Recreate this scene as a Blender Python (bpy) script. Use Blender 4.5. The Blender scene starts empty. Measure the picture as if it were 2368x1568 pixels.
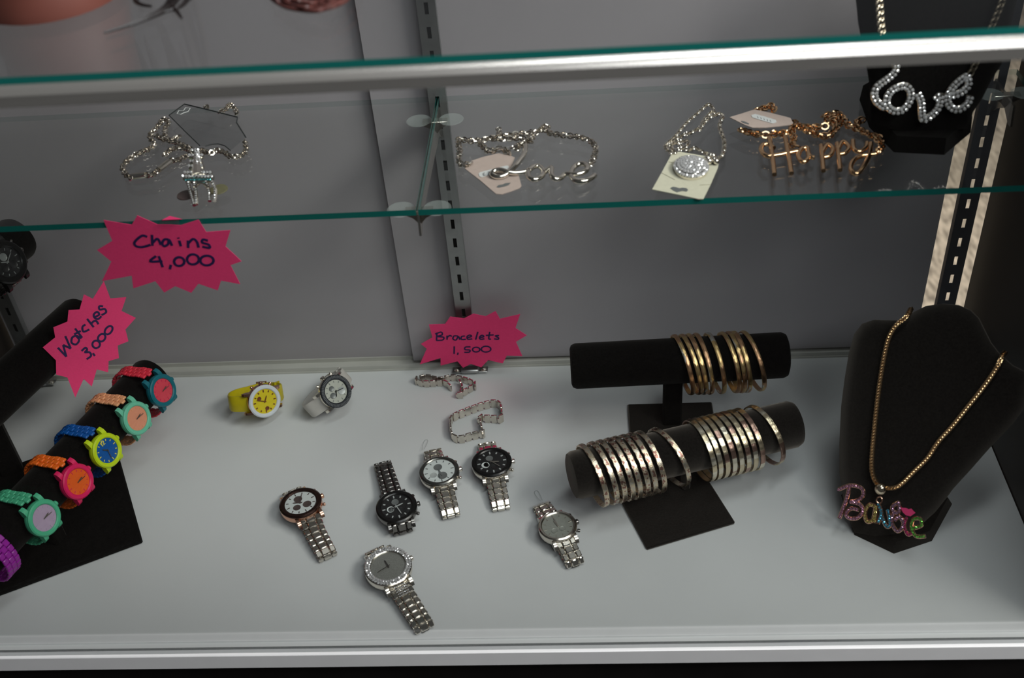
import bpy, bmesh, math, random
from mathutils import Vector, Matrix, Quaternion
random.seed(7)
S = bpy.context.scene
COL = S.collection
R_ = math.radians
PI = math.pi

# ------------------------------------------------------------------ camera
CAM = Vector((0.0, -1.0665, 0.9152))
RIGHT = Vector((0.997, 0.0341, -0.0693)).normalized()
FWD = Vector((-0.0703, 0.7717, -0.6321)).normalized()
UP = RIGHT.cross(FWD).normalized()
RIGHT = FWD.cross(UP).normalized()
F = 2600.0
cd = bpy.data.cameras.new('camera')
cam = bpy.data.objects.new('camera', cd)
COL.objects.link(cam)
cam.matrix_world = Matrix(((RIGHT.x, UP.x, -FWD.x, CAM.x), (RIGHT.y, UP.y, -FWD.y, CAM.y), (RIGHT.z, UP.z, -FWD.z, CAM.z), (0, 0, 0, 1)))
cd.sensor_width = 36.0
cd.lens = F / 2368 * 36.0
cd.clip_start = 0.02
cd.clip_end = 50
cd.dof.use_dof = True
cd.dof.focus_distance = 1.24
cd.dof.aperture_fstop = 5.6
S.camera = cam

# ------------------------------------------------------------------ world, lights, exposure
W = bpy.data.worlds.new('store_light')
S.world = W
W.use_nodes = True
W.node_tree.nodes['Background'].inputs[0].default_value = (0.92, 0.95, 1.0, 1)
W.node_tree.nodes['Background'].inputs[1].default_value = 0.055


def area(name, loc, target, sx, sy, power, col):
    l = bpy.data.lights.new(name, 'AREA')
    l.shape = 'RECTANGLE'
    l.size, l.size_y, l.energy, l.color = sx, sy, power, col
    o = bpy.data.objects.new(name, l)
    COL.objects.link(o)
    o.location = loc
    o.rotation_euler = (Vector(target) - Vector(loc)).to_track_quat('-Z', 'Y').to_euler()
    return o


area('ceiling_panel_right', (1.55, -0.95, 1.95), (0.1, -0.25, 0), 1.2, 0.6, 54, (1.0, 0.97, 0.93))
area('front_fill', (0.75, -1.9, 2.1), (0.0, -0.2, 0.1), 1.2, 0.6, 15, (0.95, 0.97, 1.0))  # added fill from the front, no fixture known there
area('ceiling_panel_middle', (0.35, -0.5, 2.3), (0.1, -0.25, 0), 1.2, 0.3, 13, (0.95, 0.98, 1.0))
area('ceiling_panel_aisle', (0.75, 1.6, 1.9), (0.75, 1.599, -0.9), 1.0, 0.5, 5.2, (1.0, 0.95, 0.88)).data.spread = R_(62)

S.view_settings.view_transform = 'Standard'
S.view_settings.look = 'None'
S.view_settings.gamma = 1.0
S.view_settings.use_curve_mapping = False
S.view_settings.exposure = 0.0
S.cycles.use_denoising = True
S.cycles.max_bounces = 10
S.cycles.transparent_max_bounces = 32
S.cycles.sample_clamp_indirect = 4.0
S.cycles.caustics_reflective = False
S.cycles.caustics_refractive = False


# ------------------------------------------------------------------ where a pixel's ray meets a plane
def ray(px, py):
    return RIGHT * ((px - 1184) / F) + UP * ((784 - py) / F) + FWD


def atp(px, py, p0, n):
    d = ray(px, py)
    return CAM + d * ((Vector(p0) - CAM).dot(n) / d.dot(n))


def at(px, py, z=0.0):
    return atp(px, py, (0, 0, z), Vector((0, 0, 1)))


def aty(px, py, y):
    return atp(px, py, (0, y, 0), Vector((0, 1, 0)))


def proj(P):
    d = Vector(P) - CAM
    return 1184 + F * d.dot(RIGHT) / d.dot(FWD), 784 - F * d.dot(UP) / d.dot(FWD)


# ------------------------------------------------------------------ materials
MATS = {}


def mat(name, col, rough=0.5, metal=0.0, spec=0.5, **kw):
    if name in MATS:
        return MATS[name]
    m = bpy.data.materials.new(name)
    m.use_nodes = True
    nt = m.node_tree
    b = nt.nodes['Principled BSDF']
    b.inputs['Base Color'].default_value = (*col, 1)
    b.inputs['Roughness'].default_value = rough
    b.inputs['Metallic'].default_value = metal
    b.inputs['Specular IOR Level'].default_value = spec
    if 'coat' in kw:
        b.inputs['Coat Weight'].default_value = kw['coat']
        b.inputs['Coat Roughness'].default_value = 0.05
    if 'sheen' in kw:
        b.inputs['Sheen Weight'].default_value = kw['sheen']
        b.inputs['Sheen Roughness'].default_value = 0.5
        b.inputs['Sheen Tint'].default_value = (*kw.get('sheen_col', (1, 1, 1)), 1)
    if kw.get('alpha') is not None:
        b.inputs['Alpha'].default_value = kw['alpha']
    N, L = nt.nodes.new, nt.links.new
    tc = N('ShaderNodeTexCoord')
    if 'noise' in kw:                       # (scale, amount) colour grain
        sc, am = kw['noise']
        no = N('ShaderNodeTexNoise')
        no.inputs['Scale'].default_value = sc
        no.inputs['Detail'].default_value = 4
        if 'stretch' in kw:
            mp = N('ShaderNodeMapping')
            mp.inputs['Scale'].default_value = kw['stretch']
            if 'turn' in kw:
                mp.inputs['Rotation'].default_value = kw['turn']
            L(tc.outputs['Object'], mp.inputs[0])
            L(mp.outputs[0], no.inputs['Vector'])
        else:
            L(tc.outputs['Object'], no.inputs['Vector'])
        rp = N('ShaderNodeValToRGB')
        rp.color_ramp.elements[0].position = 0.3
        rp.color_ramp.elements[1].position = 0.7
        rp.color_ramp.elements[0].color = (*[c * (1 - am) for c in col], 1)
        rp.color_ramp.elements[1].color = (*[min(1, c * (1 + am)) for c in col], 1)
        L(no.outputs[0], rp.inputs[0])
        L(rp.outputs[0], b.inputs['Base Color'])
    if 'bump' in kw:                        # (scale, strength, distance)
        sc, st, di = kw['bump']
        no = N('ShaderNodeTexNoise')
        no.inputs['Scale'].default_value = sc
        L(tc.outputs['Object'], no.inputs['Vector'])
        bp = N('ShaderNodeBump')
        bp.inputs['Strength'].default_value = st
        bp.inputs['Distance'].default_value = di
        L(no.outputs[0], bp.inputs['Height'])
        L(bp.outputs[0], b.inputs['Normal'])
    MATS[name] = m
    return m


def glass_mat(name, tint, gloss=1.0):
    m = bpy.data.materials.new(name)
    m.use_nodes = True
    nt = m.node_tree
    nt.nodes.remove(nt.nodes['Principled BSDF'])
    N, L = nt.nodes.new, nt.links.new
    t = N('ShaderNodeBsdfTransparent')
    t.inputs[0].default_value = (*tint, 1)
    g = N('ShaderNodeBsdfGlossy')
    g.inputs['Roughness'].default_value = 0.0
    g.inputs['Color'].default_value = (gloss, gloss, gloss, 1)
    geo = N('ShaderNodeNewGeometry')
    ma = N('ShaderNodeMath')                # same outer index on both faces of the pane
    ma.operation = 'MULTIPLY_ADD'
    ma.inputs[1].default_value = 1 / 1.45 - 1.45
    ma.inputs[2].default_value = 1.45
    L(geo.outputs['Backfacing'], ma.inputs[0])
    fr = N('ShaderNodeFresnel')
    L(ma.outputs[0], fr.inputs['IOR'])
    mx = N('ShaderNodeMixShader')
    L(fr.outputs[0], mx.inputs[0])
    L(t.outputs[0], mx.inputs[1])
    L(g.outputs[0], mx.inputs[2])
    L(mx.outputs[0], nt.nodes['Material Output'].inputs[0])
    MATS[name] = m
    return m


def bangle_mat(name, base, c2, c3, style):
    """cut metal whose tones follow the band's own uv: u in cells round the band, v across it"""
    m = mat(name, base, 0.31, 1.0)
    nt = m.node_tree
    b = nt.nodes['Principled BSDF']
    N, L = nt.nodes.new, nt.links.new
    uv = N('ShaderNodeUVMap')
    mp = N('ShaderNodeMapping')
    L(uv.outputs[0], mp.inputs[0])
    info = N('ShaderNodeObjectInfo')
    cmb = N('ShaderNodeCombineXYZ')
    mu = N('ShaderNodeMath')
    mu.operation = 'MULTIPLY'
    mu.inputs[1].default_value = 57.0
    L(info.outputs['Random'], mu.inputs[0])
    L(mu.outputs[0], cmb.inputs[0])
    L(cmb.outputs[0], mp.inputs['Location'])
    if style == 'brick':
        tx = N('ShaderNodeTexVoronoi')
        tx.inputs['Scale'].default_value = 1.0
        tx.inputs['Randomness'].default_value = 0.0
        tx.voronoi_dimensions = '1D'
        sep = N('ShaderNodeSeparateXYZ')
        L(mp.outputs[0], sep.inputs[0])
        L(sep.outputs[0], tx.inputs['W'])
        src = tx.outputs['Color']
    elif style == 'oval':
        tx = N('ShaderNodeTexVoronoi')
        tx.inputs['Scale'].default_value = 0.55
        tx.inputs['Randomness'].default_value = 0.6
        L(mp.outputs[0], tx.inputs['Vector'])
        src = tx.outputs['Color']
    else:
        tx = N('ShaderNodeTexVoronoi')
        tx.inputs['Scale'].default_value = 1.5
        tx.inputs['Randomness'].default_value = 1.0
        L(mp.outputs[0], tx.inputs['Vector'])
        src = tx.outputs['Color']
    sp = N('ShaderNodeSeparateColor')
    L(src, sp.inputs[0])
    rp = N('ShaderNodeValToRGB')
    rp.color_ramp.interpolation = 'CONSTANT'
    e = rp.color_ramp.elements
    e[0].position, e[0].color = 0.0, (*base, 1)
    e[1].position, e[1].color = 0.48, (*c2, 1)
    n = e.new(0.78)
    n.color = (*c3, 1)
    L(sp.outputs[0], rp.inputs[0])
    L(rp.outputs[0], b.inputs['Base Color'])
    wv = N('ShaderNodeTexNoise')
    wv.inputs['Scale'].default_value = 3.0
    L(mp.outputs[0], wv.inputs['Vector'])
    ad = N('ShaderNodeMath')
    ad.operation = 'ADD'
    L(wv.outputs[0], ad.inputs[0])
    L(sp.outputs[1], ad.inputs[1])
    bp = N('ShaderNodeBump')
    bp.inputs['Strength'].default_value = 0.35
    bp.inputs['Distance'].default_value = 0.0006
    L(ad.outputs[0], bp.inputs['Height'])
    L(bp.outputs[0], b.inputs['Normal'])
    return m


GLASS = glass_mat('clear_glass', (0.95, 0.958, 0.952))
CRYSTAL = glass_mat('watch_crystal', (0.97, 0.98, 0.97), 0.8)
PLASTIC = glass_mat('clear_plastic', (0.86, 0.87, 0.87), 0.9)
GEDGE = mat('glass_edge', (0.006, 0.15, 0.13), 0.15, 0, 0.6)
WHITE = mat('white_laminate', (0.67, 0.69, 0.69), 0.42, 0, 0.4, noise=(9, 0.025), bump=(400, 0.03, 0.0005))
DOORM = mat('grey_white_door', (0.42, 0.400, 0.420), 0.5, 0, 0.35, noise=(6, 0.03))
TRACK = mat('beige_track', (0.50, 0.50, 0.46), 0.45, 0, 0.4, noise=(30, 0.05))
ALU = mat('brushed_aluminium', (0.64, 0.62, 0.58), 0.27, 0.82, noise=(60, 0.04), stretch=(0.2, 8, 8))
WHITEMET = mat('white_enamel', (0.86, 0.87, 0.88), 0.3, 0, 0.5, noise=(40, 0.02))
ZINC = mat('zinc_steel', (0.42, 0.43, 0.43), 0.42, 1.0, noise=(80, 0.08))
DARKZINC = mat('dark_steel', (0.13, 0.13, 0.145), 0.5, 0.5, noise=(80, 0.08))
SLOT_SHADE = mat('slot_shade_paint', (0.012, 0.011, 0.010), 0.8, noise=(50, 0.1))  # shade inside the slots, put into a near-black colour
BEIGE = mat('beige_aisle_floor', (0.56, 0.47, 0.37), 0.8, 0, 0.2, noise=(46, 0.6), stretch=(1.7, 0.45, 1), turn=(0, 0, 0.7))
BROWN = mat('dark_brown_laminate', (0.022, 0.017, 0.014), 0.5, 0, 0.35, noise=(14, 0.15))
CARPET = mat('dark_carpet', (0.020, 0.016, 0.014), 0.9, 0, 0.1, noise=(60, 0.5))
BLACKP = mat('black_panel', (0.008, 0.007, 0.007), 0.5, 0, 0.3, noise=(30, 0.2))
VELVET_LIT = mat('lit_black_velvet', (0.0075, 0.0066, 0.0058), 0.95, 0, 0.08, sheen=0.42, sheen_col=(0.9, 0.8, 0.7), noise=(500, 0.5), bump=(1500, 0.25, 0.0004))  # black velvet lightened in colour and sheen for the light and haze up front
VELVET_UNLIT = mat('unlit_black_velvet', (0.0035, 0.0032, 0.0030), 0.95, 0, 0.08, sheen=0.05, sheen_col=(0.9, 0.85, 0.8), noise=(500, 0.5), bump=(1500, 0.25, 0.0004))  # darker copy of the same velvet, less light put into its colour
CHROME = mat('polished_steel', (0.84, 0.79, 0.70), 0.16, 1.0, noise=(300, 0.03))
STEEL = mat('brushed_steel', (0.66, 0.61, 0.54), 0.21, 1.0, noise=(300, 0.05))
GUN = mat('gunmetal_steel', (0.20, 0.19, 0.18), 0.22, 1.0, noise=(300, 0.05))
BLACKMET = mat('black_steel', (0.03, 0.03, 0.03), 0.25, 0.8, noise=(300, 0.05))
ROSE = mat('rose_gold', (0.72, 0.42, 0.30), 0.2, 1.0, noise=(300, 0.03))
GOLD = mat('yellow_gold', (0.70, 0.46, 0.24), 0.24, 1.0, noise=(300, 0.03))
GEM = mat('clear_rhinestone', (0.86, 0.86, 0.86), 0.08, 0.6, noise=(900, 0.1))
PINK = mat('neon_pink_card', (0.98, 0.060, 0.215), 0.7, 0, 0.2, noise=(600, 0.06))
INK = mat('dark_blue_marker', (0.022, 0.012, 0.085), 0.6, 0, 0.3, noise=(300, 0.15))
TAN = mat('terracotta_skin', (0.15, 0.046, 0.033), 0.55, 0, 0.4, noise=(30, 0.06))
HAIRB = mat('black_hair', (0.012, 0.009, 0.009), 0.4, 0, 0.5, noise=(200, 0.3))
HAIRR = mat('auburn_hair', (0.10, 0.035, 0.03), 0.4, 0, 0.5, noise=(200, 0.3))
PAPERP = mat('blush_card', (0.52, 0.42, 0.37), 0.6, 0, 0.3, noise=(200, 0.04))
PAPERC = mat('cream_card', (0.66, 0.64, 0.50), 0.6, 0, 0.3, noise=(200, 0.04))
STICK = mat('white_sticker', (0.66, 0.68, 0.67), 0.5, 0, 0.3, noise=(200, 0.04))
GREYP = mat('grey_print', (0.10, 0.10, 0.11), 0.6, 0, 0.3, noise=(200, 0.1))


# ------------------------------------------------------------------ mesh builder
class MB:
    def __init__(s):
        s.v, s.f, s.mi, s.uv = [], [], [], {}
        s.m = 0

    def add(s, vs, fs, M=None):
        o = len(s.v)
        s.v += [tuple(M @ Vector(p)) if M else tuple(p) for p in vs]
        for f in fs:
            s.f.append([i + o for i in f])
            s.mi.append(s.m)
        return s

    def box(s, c, d, M=None, ch=0.0):
        x, y, z = d[0] / 2, d[1] / 2, d[2] / 2
        c = Vector(c)
        if ch <= 0:
            vs = [c + Vector((a * x, b * y, g * z)) for a in (-1, 1) for b in (-1, 1) for g in (-1, 1)]
            fs = [(0, 1, 3, 2), (4, 6, 7, 5), (0, 4, 5, 1), (2, 3, 7, 6), (0, 2, 6, 4), (1, 5, 7, 3)]
            return s.add(vs, fs, M)
        h = ch                                # chamfered top and bottom rims
        rings = []
        for zz, ins in ((-z, h), (-z + h, 0), (z - h, 0), (z, h)):
            a, b = x - ins, y - ins
            k = h if ins == 0 else h * 0.5
            rings.append([(-a + k, -b, zz), (a - k, -b, zz), (a, -b + k, zz), (a, b - k, zz), (a - k, b, zz), (-a + k, b, zz), (-a, b - k, zz), (-a, -b + k, zz)])
        vs = [c + Vector(p) for r in rings for p in r]
        fs = [tuple(range(7, -1, -1)), tuple(range(24, 32))]
        for r in range(3):
            for i in range(8):
                j = (i + 1) % 8
                fs.append((r * 8 + i, r * 8 + j, r * 8 + 8 + j, r * 8 + 8 + i))
        return s.add(vs, fs, M)

    def lathe(s, prof, n=32, M=None, closed=False, caps=True):
        vs, fs = [], []
        k = len(prof)
        for i in range(n):
            a = 2 * PI * i / n
            for r, z in prof:
                vs.append((r * math.cos(a), r * math.sin(a), z))
        for i in range(n):
            j = (i + 1) % n
            for q in range(k if closed else k - 1):
                w = (q + 1) % k
                fs.append((i * k + q, j * k + q, j * k + w, i * k + w))
        if caps and not closed:
            if prof[0][0] > 1e-7:
                fs.append(tuple(i * k for i in range(n - 1, -1, -1)))
            if prof[-1][0] > 1e-7:
                fs.append(tuple(i * k + k - 1 for i in range(n)))
        return s.add(vs, fs, M)

    def tube(s, pts, r, n=8, closed=False, M=None, flat=1.0, cap=True, side=None):
        pts = [Vector(p) for p in pts]
        k = len(pts)
        rs = r if isinstance(r, (list, tuple)) else [r] * k
        vs, fs = [], []
        nrm = None
        for i, p in enumerate(pts):
            a = pts[(i - 1) % k] if (closed or i > 0) else pts[i]
            b = pts[(i + 1) % k] if (closed or i < k - 1) else pts[i]
            t = b - a
            t = t.normalized() if t.length > 1e-9 else Vector((0, 0, 1))
            if side is not None:
                nrm = Vector(side)
                nrm = (nrm - t * nrm.dot(t))
            elif nrm is None:
                nrm = t.orthogonal()
            else:
                nrm = nrm - t * nrm.dot(t)
            nrm = nrm.normalized() if nrm.length > 1e-9 else t.orthogonal().normalized()
            bi = t.cross(nrm)
            for q in range(n):
                an = 2 * PI * q / n
                vs.append(p + nrm * (math.cos(an) * rs[i] * flat) + bi * (math.sin(an) * rs[i]))
        for i in range(k if closed else k - 1):
            j = (i + 1) % k
            for q in range(n):
                w = (q + 1) % n
                fs.append((i * n + q, i * n + w, j * n + w, j * n + q))
        if cap and not closed:
            fs.append(tuple(range(n - 1, -1, -1)))
            fs.append(tuple((k - 1) * n + q for q in range(n)))
        return s.add(vs, fs, M)

    def prism(s, poly, d, M=None):
        """poly: 3-D outline points; d: extrusion vector"""
        k = len(poly)
        vs = [Vector(p) for p in poly] + [Vector(p) + Vector(d) for p in poly]
        fs = [tuple(range(k - 1, -1, -1)), tuple(range(k, 2 * k))]
        for i in range(k):
            j = (i + 1) % k
            fs.append((i, j, k + j, k + i))
        return s.add(vs, fs, M)

    def ball(s, c, r, nu=8, nv=6, M=None, sc=(1, 1, 1)):
        c = Vector(c)
        vs, fs = [], []
        for j in range(1, nv):
            th = PI * j / nv
            for i in range(nu):
                a = 2 * PI * i / nu
                vs.append(c + Vector((r * sc[0] * math.sin(th) * math.cos(a), r * sc[1] * math.sin(th) * math.sin(a), r * sc[2] * math.cos(th))))
        t, b = len(vs), len(vs) + 1
        vs += [c + Vector((0, 0, r * sc[2])), c - Vector((0, 0, r * sc[2]))]
        for j in range(nv - 2):
            for i in range(nu):
                w = (i + 1) % nu
                fs.append((j * nu + i, (j + 1) * nu + i, (j + 1) * nu + w, j * nu + w))
        for i in range(nu):
            w = (i + 1) % nu
            fs.append((t, i, w))
            fs.append((b, (nv - 2) * nu + w, (nv - 2) * nu + i))
        return s.add(vs, fs, M)

    def gem(s, c, n, r, rot=0.0):
        """faceted round stone: a hexagonal crown on a narrow girdle, facing n"""
        n = Vector(n).normalized()
        x = n.orthogonal().normalized()
        x = Quaternion(n, rot) @ x
        y = n.cross(x)
        c = Vector(c)
        vs = []
        for rr, h in ((1.0, 0.0), (0.92, 0.30), (0.5, 0.62)):
            for i in range(6):
                a = PI / 3 * (i + (0.5 if h > 0.5 else 0))
                vs.append(c + x * (r * rr * math.cos(a)) + y * (r * rr * math.sin(a)) + n * (r * h))
        fs = []
        for q in range(2):
            for i in range(6):
                j = (i + 1) % 6
                fs.append((q * 6 + i, q * 6 + j, q * 6 + 6 + j, q * 6 + 6 + i))
        fs.append(tuple(range(12, 18)))
        return s.add(vs, fs)

    def build(s, name, mats, parent=None, smooth=True, world=False, ang=32):
        me = bpy.data.meshes.new(name)
        v = s.v
        if world and parent is not None:
            inv = (parent.parent.matrix_basis @ parent.matrix_basis if parent.parent else parent.matrix_basis).inverted()
            v = [tuple(inv @ Vector(p)) for p in v]
        me.from_pydata(v, [], s.f)
        if not isinstance(mats, (list, tuple)):
            mats = [mats]
        for m in mats:
            me.materials.append(m)
        if len(mats) > 1:
            me.polygons.foreach_set('material_index', s.mi)
        if smooth:
            me.polygons.foreach_set('use_smooth', [True] * len(me.polygons))
            me.set_sharp_from_angle(angle=R_(ang))
        bm = bmesh.new()
        bm.from_mesh(me)
        bmesh.ops.recalc_face_normals(bm, faces=bm.faces)
        bm.to_mesh(me)
        bm.free()
        me.update()
        o = bpy.data.objects.new(name, me)
        COL.objects.link(o)
        if parent is not None:
            o.parent = parent
        return o


def tag(o, label=None, cat=None, group=None, kind=None):
    if label:
        o['label'] = label
    if cat:
        o['category'] = cat
    if group:
        o['group'] = group
    if kind:
        o['kind'] = kind
    return o


def thing(name, label, cat, loc=(0, 0, 0), M=None, group=None):
    o = bpy.data.objects.new(name, None)
    o.empty_display_size = 0.01
    COL.objects.link(o)
    o.matrix_basis = M if M is not None else Matrix.Translation(Vector(loc))
    return tag(o, label, cat, group)


def inst(src, name, parent, M):
    o = bpy.data.objects.new(name, src.data)
    COL.objects.link(o)
    o.parent = parent
    o.matrix_basis = M
    return o


def frame(o, x, y, z):
    x, y, z = Vector(x), Vector(y), Vector(z)
    return Matrix(((x.x, y.x, z.x, o[0]), (x.y, y.y, z.y, o[1]), (x.z, y.z, z.z, o[2]), (0, 0, 0, 1)))


def spline(pts, closed=False, step=4):
    pts = [Vector(p) for p in pts]
    n = len(pts)
    if n < 3 and not closed:
        return pts
    out = []
    for i in range(n if closed else n - 1):
        p1, p2 = pts[i], pts[(i + 1) % n]
        p0 = pts[(i - 1) % n] if (closed or i > 0) else p1
        p3 = pts[(i + 2) % n] if (closed or i < n - 2) else p2
        for k in range(step):
            t = k / step
            out.append(0.5 * ((2 * p1) + (p2 - p0) * t + (2 * p0 - 5 * p1 + 4 * p2 - p3) * t * t + (3 * p1 - p0 - 3 * p2 + p3) * t ** 3))
    if not closed:
        out.append(pts[-1])
    return out


def resample(pts, d):
    out = [pts[0].copy()]
    acc = 0.0
    for a, b in zip(pts, pts[1:]):
        L = (b - a).length
        if L < 1e-9:
            continue
        pos = d - acc
        while pos <= L:
            out.append(a.lerp(b, pos / L))
            pos += d
        acc = (acc + L) % d
    return out


def chain(mb, pts, d, ll, lw, wire, up=(0, 0, 1), twist=PI / 2, base=0.0, jit=0.0):
    """links along a path; each turned about it by twist from the one before"""
    q = resample(pts, d)
    for i, p in enumerate(q):
        t = (q[min(i + 1, len(q) - 1)] - q[max(i - 1, 0)])
        if t.length < 1e-9:
            continue
        t.normalize()
        s = Vector(up) - t * t.dot(Vector(up))
        s = s.normalized() if s.length > 1e-6 else t.orthogonal().normalized()
        s = Quaternion(t, base + twist * i + random.uniform(-jit, jit)) @ s
        w = t.cross(s)
        ring = [p + t * (ll / 2 * math.cos(2 * PI * k / 8)) + w * (lw / 2 * math.sin(2 * PI * k / 8)) for k in range(8)]
        mb.tube(ring, wire, 5, closed=True, side=s)
    return mb


# ------------------------------------------------------------------ the case
SH = 0.3763          # top of the glass shelf
TOP = 0.6144         # top of the counter glass
XL, XR, YF = -0.739, 0.4378, -0.421


def struct(name, mb, m, **k):
    return tag(mb.build(name, m, **k), kind='structure')


struct('floor', MB().box(((XL + XR) / 2, -0.198, -0.009), (XR - XL, 0.432, 0.018)), WHITE)
struct('floor.001', MB().box((0, -0.5, -0.91), (7, 6, 0.02)), CARPET)
struct('wall_front', MB().box(((XL + XR) / 2, -0.40, -0.46), (XR - XL, 0.03, 0.876)), BLACKP)
struct('wall_left', MB().box((XL - 0.008, -0.195, 0.294), (0.016, 0.44, 0.63)), BROWN)
struct('door_1', MB().box((-0.47, 0.018, 0.305), (0.53, 0.007, 0.595)), DOORM)
struct('door_2', MB().box((0.0844, 0.0085, 0.305), (0.6166, 0.007, 0.595)), DOORM)
t = MB().box(((XL + XR) / 2, 0.010, 0.0012), (XR - XL, 0.030, 0.0024))
for y in (-0.003, 0.0135, 0.0235):
    t.box(((XL + XR) / 2, y, 0.004), (XR - XL, 0.0016, 0.008))
struct('trim_1', t, TRACK)
t = MB().box(((XL + XR) / 2, 0.012, 0.609), (XR - XL, 0.026, 0.010))
struct('trim_2', t, TRACK)
# bottom rail: inner lip and front face with the groove between them that takes the glass
t = MB().box(((XL + XR) / 2, -0.4035, 0.001), (XR - XL, 0.010, 0.002))
t.box(((XL + XR) / 2, -0.4215, -0.0115), (XR - XL, 0.004, 0.021), ch=0.0008)
t.box(((XL + XR) / 2, -0.414, -0.016), (XR - XL, 0.012, 0.004))
struct('trim_3', t, WHITEMET)
# top rail, bevelled upper face
pf = [(-0.4195, 0.6095), (-0.4215, 0.6088), (-0.4245, 0.6065), (-0.4262, 0.6035), (-0.4262, 0.5955), (-0.4160, 0.5955), (-0.4160, 0.6095)]
struct('trim_4', MB().prism([(XL - 0.02, y, z) for y, z in pf], (XR - XL + 0.04, 0, 0)), ALU, ang=28)
# pale floor of the lit aisle behind the case, seen through the gap at the end of the sliding door
struct('floor.002', MB().box((0.5, 2.2, -0.897), (4.5, 3.6, 0.006)), BEIGE)
struct('wall_right', MB().box((XR + 0.009, -0.2085, 0.294), (0.016, 0.413, 0.63)), BROWN)


BEDGE = glass_mat('glass_back_edge', (0.80, 0.88, 0.86))


def pane(name, c, d, edge_axis, clear=()):
    """a glass pane: clear faces, green edges, paler where an edge is seen through the pane"""
    mb = MB()
    mb.box(c, d)
    for i in range(6):
        ax = (0, 0, 1, 1, 2, 2)[i]
        mb.mi[i] = 0 if ax == edge_axis else (2 if i in clear else 1)
    return mb.build(name, [GLASS, GEDGE, BEDGE], smooth=False)


tag(pane('window_1', ((XL + XR) / 2, -0.4115, 0.2945), (XR - XL - 0.006, 0.005, 0.597), 1), kind='structure')
tag(pane('window_2', ((XL + XR) / 2, -0.196, 0.6119), (XR - XL + 0.03, 0.450, 0.005), 2, (3,)), kind='structure')

XP = -0.1515
sl = pane('glass_shelf', ((XL + 0.002 + XP - 0.001) / 2, -0.1148, SH - 0.003), (XP - 0.001 - XL - 0.002, 0.2155, 0.006), 2, (3,))
tag(sl, 'clear glass shelf pane left of the middle bracket, under the clear hang card', 'shelf', 'glass shelf panes')
sr = pane('glass_shelf.001', ((XR - 0.003 + XP + 0.001) / 2, -0.1148, SH - 0.003), (XR - 0.003 - XP - 0.001, 0.2155, 0.006), 2, (3,))
tag(sr, 'clear glass shelf pane right of the middle bracket, under the gold script necklace', 'shelf', 'glass shelf panes')


# ------------------------------------------------------------------ slotted standards and brackets
def standard(x, w, label, m, foot=True, back=SLOT_SHADE, slot_top=0.5744):
    t = thing('shelf_standard', label, 'shelf standard', (x, 0, 0), group='slotted shelf standards')
    z0, z1 = (0.0, 0.585) if not foot else (0.003, 0.585)
    yf = -0.0085
    mb = MB()
    sw, shh = 0.0042, 0.0125
    zs = sorted(slot_top - 0.0254 * k for k in range(23) if slot_top - 0.0254 * k > 0.03)
    # face built round its slots so that they are real openings
    edges = [z0]
    for z in zs:
        edges += [z - shh / 2, z + shh / 2]
    edges.append(z1)
    for i in range(len(edges) - 1):
        a, b = edges[i], edges[i + 1]
        if i % 2 == 0:
            mb.box((0, yf, (a + b) / 2), (w, 0.0014, b - a))
        else:
            ww = (w - sw) / 2
            mb.box((-(sw + ww) / 2, yf, (a + b) / 2), (ww, 0.0014, b - a))
            mb.box(((sw + ww) / 2, yf, (a + b) / 2), (ww, 0.0014, b - a))
    for s in (-1, 1):
        mb.box((s * (w / 2 - 0.0008), yf / 2 - 0.0002, (z0 + z1) / 2), (0.0016, -yf - 0.001, z1 - z0))
    mb.build('channel', m, t, smooth=False)
    if back:
        MB().box((0, -0.0052, (z0 + z1) / 2), (w - 0.004, 0.0008, z1 - z0 - 0.002)).build('slot_shade', back, t, smooth=False)  # dark sheet standing in for the shade inside the slots
    if foot:
        f = MB().box((0, -0.012, 0.0052), (0.022, 0.012, 0.0058), ch=0.0012)
        f.box((0, -0.011, 0.0032), (0.044, 0.011, 0.0014), ch=0.0005)
        f = f.build('foot_plate', ZINC, t)
        for s in (-1, 1):
            MB().lathe([(0.0, 0.0066), (0.0020, 0.0062), (0.0034, 0.0052), (0.0038, 0.0039)], 14, Matrix.Translation((s * 0.0165, -0.0115, 0))).build('screw_head', CHROME, f)
    return t


standard(XP, 0.0188, 'grey slotted metal shelf standard standing behind the Bracelets sign', ZINC)
standard(-0.7075, 0.0188, 'dim slotted metal shelf standard at the left edge behind the black watch stand', ZINC)
standard(0.4149, 0.0212, 'dark slotted metal shelf standard in the bright gap behind the necklace bust', DARKZINC, foot=False, back=None)


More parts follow.
